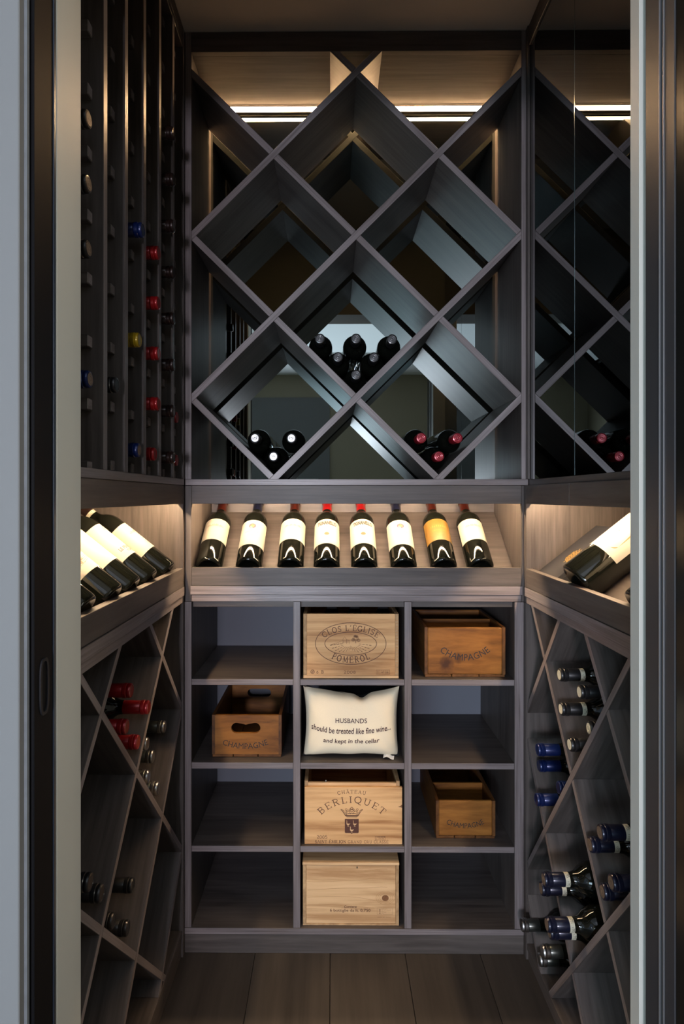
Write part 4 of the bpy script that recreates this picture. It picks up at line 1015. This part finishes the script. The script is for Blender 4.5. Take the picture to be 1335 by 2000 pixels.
def crown(pr, ox, oy):
    pr.line([(ox - 60 * u, oy - 52 * u), (ox - 75 * u, oy - 40 * u), (ox + 75 * u, oy - 40 * u), (ox + 60 * u, oy - 52 * u)], 7 * u, True)
    for s in (-1, 1):
        pr.line([(ox + s * 75 * u, oy - 40 * u), (ox + s * 104 * u, oy + 8 * u), (ox + s * 130 * u, oy + 36 * u)], 6 * u)
        pr.line([(ox + s * 130 * u, oy + 36 * u), (ox + s * 100 * u, oy + 28 * u)], 5 * u)
        for px_, py_, rr in ((100, 14, 9), (66, 34, 11), (82, -6, 9), (34, 22, 9), (58, 10, 8)): pr.ellipse(ox + s * px_ * u, oy + py_ * u, rr * u, rr * u, 4.5 * u, 12)
        pr.line([(ox + s * 10 * u, oy - 20 * u), (ox + s * 34 * u, oy + 14 * u)], 4 * u); pr.line([(ox + s * 60 * u, oy - 36 * u), (ox + s * 66 * u, oy + 22 * u)], 4 * u)
    pr.ellipse(ox, oy + 48 * u, 13 * u, 13 * u, 6 * u, 14); pr.ellipse(ox, oy + 22 * u, 20 * u, 12 * u, 5 * u, 14); pr.ellipse(ox - 20 * u, oy + 38 * u, 8 * u, 8 * u, 4 * u, 10); pr.ellipse(ox + 20 * u, oy + 38 * u, 8 * u, 8 * u, 4 * u, 10)
    pr.line([(ox - 84 * u, oy - 26 * u), (ox - 40 * u, oy - 12 * u), (ox, oy - 8 * u), (ox + 40 * u, oy - 12 * u), (ox + 84 * u, oy - 26 * u)], 6 * u)
    pr.line([(ox - 78 * u, oy - 34 * u), (ox + 78 * u, oy - 34 * u)], 6 * u)
crown(pr, 0, 0)
link('crown_print', pr.mesh('crown_print', lambda p: (cx + p[0], YC - .0002, pz(1586.6) + p[1])), M['brand'], c2)
pr = Print(); pr.poly([(-82 * u, 84 * u), (82 * u, 84 * u), (82 * u, -76 * u), (72 * u, -84 * u), (14 * u, -84 * u), (0, -94 * u), (-14 * u, -84 * u), (-72 * u, -84 * u), (-82 * u, -76 * u)])
link('shield_print', pr.mesh('shield_print', lambda p: (cx + p[0], YC - .0002, pz(1613) + p[1])), M['brand'], c2)
pr = Print()
for bx_, by_ in ((-42, 26), (36, 26), (0, -46)):
    pr.line([((bx_ - 22) * u, (by_ + 34) * u), ((bx_ - 17) * u, (by_ + 38) * u), ((bx_ - 15) * u, (by_ + 22) * u), ((bx_ - 17) * u, (by_ + 8) * u), ((bx_ - 8) * u, (by_ + 0) * u)], 7 * u)
    pr.poly([((bx_ - 20) * u, (by_ + 8) * u), ((bx_ + 2) * u, (by_ + 2) * u), ((bx_ + 26) * u, (by_ + 4) * u), ((bx_ + 10) * u, (by_ - 12) * u), ((bx_ - 10) * u, (by_ - 14) * u), ((bx_ - 19) * u, (by_ - 6) * u)])
    for lx in (-7, 3): pr.line([((bx_ + lx) * u, (by_ - 12) * u), ((bx_ + lx) * u, (by_ - 30) * u), ((bx_ + lx + 6) * u, (by_ - 32) * u)], 3.4 * u)
link('bird_print', pr.mesh('bird_print', lambda p: (cx + p[0], YC - .0004, pz(1613) + p[1])), M['pine_pale'], c2)
pr = Print()
serif(pr, '2005', 42 * u, lambda p: (fx(628.5) + p[0], pz(1638) + p[1]), wfit=124 * u)
serif(pr, 'SAINT-\u00c9MILION', 36 * u, lambda p: (fx(645.2) + p[0], pz(1646.8) + p[1]), wfit=370 * u, wt=1.15, gap=.05)
serif(pr, 'GRAND CRU CLASS\u00c9', 34 * u, lambda p: (fx(718.5) + p[0], pz(1646.8) + p[1]), wfit=482 * u, wt=.9, gap=.10)
mark(pr, fx(732), pz(1640), 120 * u, 44 * u, 16 * u)
pr.text('HT DB', fx(744), pz(1637.6), 60 * u, 12 * u); pr.text('-----', fx(744), pz(1634.4), 90 * u, 8 * u)
link('stamp_print', pr.mesh('stamp_print', lambda p: (p[0], YC - .0002, p[1])), M['brand'], c2)
pr = Print(); pr.poly([(0, 0), (-8 * u, 4 * u), (-46 * u, 10 * u), (-20 * u, 20 * u), (0, 36 * u), (6 * u, 30 * u), (6 * u, 0)])
link('knot', pr.mesh('knot', lambda p: (fx(784) + p[0], YC - .0002, pz(1577) + p[1])), M['knot'], c2)

# -- plain pine crate, closed
x0, x1, z0 = fx(591), fx(778.5), 0.0712
z1 = 1.275 - (1690 - 970) * KX; zt = 1.275 - (1684.5 - 970) * KX
c3 = empty('wine_crate', ((x0 + x1) / 2, 1.80, z0), 'plain closed pine crate with a knot in the bottom middle cubby', 'crate')
box('side_board', x0, x0 + .009, YC, 1.985, z0 + .005, z1, M['pine_end'], c3, 'y')
box('side_board', x1 - .009, x1, YC, 1.985, z0 + .005, z1, M['pine_end'], c3, 'y')
box('front_board', x0 + .0095, x1 - .0095, YC + .0012, YC + .010, z0 + .0055, z1 - .0005, M['pine_pale'], c3, 'x')
box('back_board', x0 + .009, x1 - .009, 1.976, 1.985, z0 + .005, z1, M['pine_pale'], c3, 'x')
box('bottom_board', x0, x1, YC, 1.985, z0, z0 + .0048, M['pine_end'], c3, 'x')
box('lid', x0 - .001, x1 + .001, YC - .0005, 1.985, z1 + .0003, zt, M['pine_pale'], c3, 'x')
yk = YC + .0010
pr = Print(); pr.text('6 bottiglie da lt. 0,750', fx(683.5), pz(1779), 480 * u, 46 * u, bold=.008); pr.text('Contiene', fx(684), pz(1771), 150 * u, 28 * u, shear=.15, bold=.01)
link('volume_print', pr.mesh('volume_print', lambda p: (p[0], yk, p[1])), M['brand'], c3)
pr = Print(); pr.frame(fx(736), pz(1786.3), fx(746), pz(1773), .0004); pr.frame(fx(747.5), pz(1786.3), fx(766), pz(1773), .0004)
for k in range(4): pr.rect(fx(740), pz(1784.5 - k * 2.6), fx(742.6), pz(1783.2 - k * 2.6))
pr.text('ITALIA', fx(757), pz(1777.5), 80 * u, 10 * u); pr.text('HT', fx(752), pz(1782), 24 * u, 10 * u); pr.text('XXXX  XX  XXXXX', fx(750), pz(1791.5), 160 * u, 10 * u)
link('stamp_print', pr.mesh('stamp_print', lambda p: (p[0], yk, p[1])), M['brand_soft'], c3)
pr = Print(); pr.disc(fx(752), pz(1754), 40 * u, 36 * u); link('knot', pr.mesh('knot', lambda p: (p[0], yk - .0001, p[1])), M['knot'], c3)
pr = Print()
for k in range(1, 4): pr.ellipse(fx(752), pz(1753.5), (44 + 22 * k) * u, (38 + 13 * k) * u, 3.5 * u, 30)
for k in range(5):
    yy = 1705 + 16 * k
    pr.line([(fx(600 + 12 * j), pz(yy + 2.0 * math.sin(j * .4 + k) + (6 * math.exp(-((j - 12.5) / 2.5) ** 2) * (1 if k > 2 else -1)))) for j in range(14)], 3.5 * u)
link('grain_rings', pr.mesh('grain_rings', lambda p: (p[0], yk + .0001, p[1])), M['stain'], c3)
pr = Print(); pr.disc(fx(697), pz(1694.5), 7 * u, 14 * u, 10); link('nail_hole', pr.mesh('nail_hole', lambda p: (p[0], yk, p[1])), M['nail'], c3)

# -- amber open crates stamped CHAMPAGNE
def hole_pts(cx, cz, hw, hh, kidney, n=10):
    pts = []
    for k in range(n + 1): a = R(-90 + 180 * k / n); pts.append((cx + hw - hh + hh * math.cos(a), cz + hh * math.sin(a)))
    if kidney: pts += [(cx + hw * .25, cz + hh * .82), (cx, cz + hh * .62), (cx - hw * .25, cz + hh * .82)]
    for k in range(n + 1): a = R(90 + 180 * k / n); pts.append((cx - hw + hh + hh * math.cos(a), cz + hh * math.sin(a)))
    return pts
def holed_board(name, x0, x1, z0, z1, y0, y1, hole, mat, parent):
    """vertical board in the XZ plane with a hand hole cut through"""
    n = len(hole); hx_ = sum(p[0] for p in hole) / n; hz_ = sum(p[1] for p in hole) / n
    outer = []
    for p in hole:                                          # project each hole point out to the rectangle
        dx, dz = p[0] - hx_, p[1] - hz_
        dz = dz * ((x1 - x0) / (z1 - z0)) * 0.9
        k = min(((x1 - hx_) / dx if dx > 1e-9 else (x0 - hx_) / dx if dx < -1e-9 else 1e9), ((z1 - hz_) / dz if dz > 1e-9 else (z0 - hz_) / dz if dz < -1e-9 else 1e9))
        outer.append([hx_ + dx * k, hz_ + dz * k])
    for cx_, cz_ in ((x0, z0), (x0, z1), (x1, z0), (x1, z1)):
        j = min(range(n), key=lambda i: math.hypot(outer[i][0] - cx_, outer[i][1] - cz_)); outer[j] = [cx_, cz_]
    cen = Vector(((x0 + x1) / 2, (y0 + y1) / 2, (z0 + z1) / 2))
    vs = []
    for y in (y0, y1): vs += [Vector((p[0], y, p[1])) - cen for p in hole] + [Vector((p[0], y, p[1])) - cen for p in outer]
    fs = []
    for i in range(n):
        j = (i + 1) % n
        fs += [[i, j, n + j, n + i], [2 * n + i, 3 * n + i, 3 * n + j, 2 * n + j], [i, 2 * n + i, 2 * n + j, j], [n + i, n + j, 3 * n + j, 3 * n + i]]
    me = mesh_from(name, vs, fs)
    bm = bmesh.new(); bm.from_mesh(me); bmesh.ops.recalc_face_normals(bm, faces=bm.faces[:]); bm.to_mesh(me); bm.free()
    return link(name, me, mat, parent, Matrix.Translation(cen))
def champagne(px0, px1, pyt, pyb, zs, YC_, length, label, tx, ty, tw, th, rad, hole=False, divider=None, notches=(), stained=False):
    K = YC_ / FPX
    f = lambda px: (px - 647.0) * K
    g_ = lambda py: 1.275 - (py - 970.0) * K
    x0, x1 = f(px0), f(px1); z0 = zs; z1 = g_(pyt)
    o = empty('champagne_crate', ((x0 + x1) / 2, YC_ + length / 2, z0), label, 'crate')
    w_ = 0.0085
    zf = z0 + .0075
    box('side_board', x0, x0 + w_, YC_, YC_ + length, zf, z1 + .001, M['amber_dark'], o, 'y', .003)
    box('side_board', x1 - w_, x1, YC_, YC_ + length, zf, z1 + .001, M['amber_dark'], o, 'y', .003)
    if hole:
        holed_board('front_board', x0 + w_, x1 - w_, zf, z1, YC_ + .0006, YC_ + .0096, hole_pts(f(479.5), g_(1422.5), 28.5 * K, 10.2 * K, True), M['amber'], o)
        holed_board('back_board', x0 + w_, x1 - w_, zf, z1, YC_ + length - .009, YC_ + length, hole_pts((x0 + x1) / 2, g_(1420), 27 * K, 9.5 * K, False), M['amber'], o)
    else:
        box('front_board', x0 + w_, x1 - w_, YC_ + .0006, YC_ + .0096, zf, z1, M['amber_stained' if stained else 'amber'], o, 'x', .002)
        box('back_board', x0 + w_, x1 - w_, YC_ + length - .009, YC_ + length, zf, z1, M['amber'], o, 'x', .002)
    xs = [x0] + [f(n_) for n_ in notches] + [x1]
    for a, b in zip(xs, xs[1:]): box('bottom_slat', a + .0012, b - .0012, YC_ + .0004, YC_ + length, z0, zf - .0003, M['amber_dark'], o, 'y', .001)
    if divider: box('divider', x0 + w_, x1 - w_, divider, divider + .008, zf, z1 - .002, M['amber'], o, 'x', .001)
    pr = Print(); pr.text('CHAMPAGNE', 0, th * K / 2, tw * K, th * K, bend=arc_bend(0, 0, rad * K, False))
    link('arched_lettering', pr.mesh('arched_lettering', lambda p: (f(tx) + p[0], YC_ + .0003, g_(ty) + p[1])), M['black_print'], o)
    return o
champagne(413.5, 549.5, 1397.5, 1486, 0.5325, 1.685, 0.30, 'amber open crate with a hand hole in the second row left cubby', 478.5, 1463.5, 93, 11, 118, hole=True, notches=(455, 503.5))
champagne(828.5, 985.5, 1225.5, 1327.5, 0.7655, 1.672, 0.27, 'wide amber crate stained at its lower left in the top right cubby', 907, 1290, 108, 13.0, 76, divider=1.80, notches=(881, 934.5), stained=True)
champagne(850.5, 966, 1563.5, 1645.5, 0.2995, 1.690, 0.30, 'small amber crate with a cross divider in the third row right cubby', 907.5, 1617, 78, 10.0, 79, divider=1.80, notches=(886.5, 927.5))

# ================================================================== CUSHION
YP = 1.680; KU = 1.668 / FPX
cu_o = empty('cushion', (0.055, YP + .03, 0.532), 'cream printed cushion filling the second row middle cubby', 'cushion')
hw, hh = 0.1385, 0.0980
ccx, ccz = 0.0570, 0.6306
def cush(u, v, side):
    td = .020 * (1 - u * u) + .014 * math.exp(-((u - .22) / .13) ** 2) - .004 * math.exp(-((u + .55) / .3) ** 2)
    bd = .013 * (1 - u * u) - .004 * math.exp(-((u + .05) / .25) ** 2)
    x = hw * u * (1 - .065 * (1 - v * v) - .025 * (v < 0) * v * v * (u > 0))
    z = hh * v - (v * v * v * v * td if v > 0 else -v * v * v * v * bd)
    t_ = max(0.0, (1 - u ** 4) * (1 - v ** 4)) ** .55
    y = .046 * t_
    # soft creases running in from the notch and the corners
    y -= .006 * math.exp(-((u - .22 + .25 * (v - 1)) / .06) ** 2) * max(0, (v - .35) / .65) * t_ ** .3
    y -= .0045 * math.exp(-((u + .18 + .5 * (v - 1)) / .07) ** 2) * max(0, (v - .3) / .7)
    y -= .004 * math.exp(-(((u + 1) - (1 - v) * .55) / .09) ** 2) * max(0, v) * (u > -.98)
    y -= .004 * math.exp(-(((1 - u) - (1 + v) * .6) / .10) ** 2) * max(0, -v)
    y -= .003 * math.exp(-(((u + 1) - (1 + v) * .5) / .10) ** 2) * max(0, -v)
    y += .0012 * math.sin(9 * u + 4 * v) * t_
    return x, (-y if side > 0 else y * .9), z
def cush_w(u, v, side, lift=0.0):
    x, y, z = cush(u, v, side)
    return (ccx + x, YP + .022 + y - lift + z * .06, ccz + z)
def cush_mesh(name, side, n=44, m=34):
    vs = [cush_w(-1 + 2 * i / n, -1 + 2 * j / m, side) for j in range(m + 1) for i in range(n + 1)]
    fs = [[j * (n + 1) + i, j * (n + 1) + i + 1, (j + 1) * (n + 1) + i + 1, (j + 1) * (n + 1) + i] for j in range(m) for i in range(n)]
    if side < 0: fs = [f[::-1] for f in fs]
    return mesh_from(name, vs, fs)
tag(link('cushion_front', cush_mesh('cushion_front', 1), M['fabric'], cu_o, smooth=True), 'cream cotton front')
tag(link('cushion_back', cush_mesh('cushion_back', -1), M['fabric_black'], cu_o, smooth=True), 'black cotton back')
pr = Print(); u6 = KU / 6.068
def ctext(pr, t_, px, py, wd, hg, sag=0.0, **kw):
    cx_, cz_ = (px - 647) * KU - ccx, 1.275 - (py - 970) * KU - ccz
    pr.text(t_, cx_, cz_, wd * u6, hg * u6, bend=lambda p: (p[0], p[1] + sag * ((p[0]) / .1) ** 2), **kw)
ctext(pr, 'HUSBANDS', 685.3, 1404.7, 370, 54, bold=.004)
ctext(pr, 'should be treated like fine wine...', 685.0, 1424.2, 940, 68, sag=.0060, shear=.12, bold=.012)
ctext(pr, 'and kept in the cellar', 685.5, 1444.8, 660, 66, sag=.0028, shear=.12, bold=.012)
def on_cush(p):
    # invert x, z to u, v by a few fixed point steps
    u_, v_ = p[0] / hw, p[1] / hh
    for _ in range(8):
        x, y, z = cush(u_, v_, 1); u_ += (p[0] - x) / hw; v_ += (p[1] - z) / hh
    return cush_w(u_, v_, 1, .0009)
link('lettering', pr.mesh('lettering', on_cush), M['maroon_print'], cu_o)
# care tag folded at the lower right corner
vs = []; n = 8
tx_, tz_ = (756 - 647) * KU, 0.5345
for i in range(n + 1):
    a = i / n
    for b in (0, 1): vs.append((tx_ - .012 + .030 * a + .003 * b, YP - .012 + .016 * b, tz_ + .004 * math.sin(a * 5.2) + .003 + .004 * b))
fs = [[2 * i, 2 * i + 2, 2 * i + 3, 2 * i + 1] for i in range(n)]
link('care_tag', mesh_from('care_tag', vs, fs), M['tag'], cu_o, smooth=True)
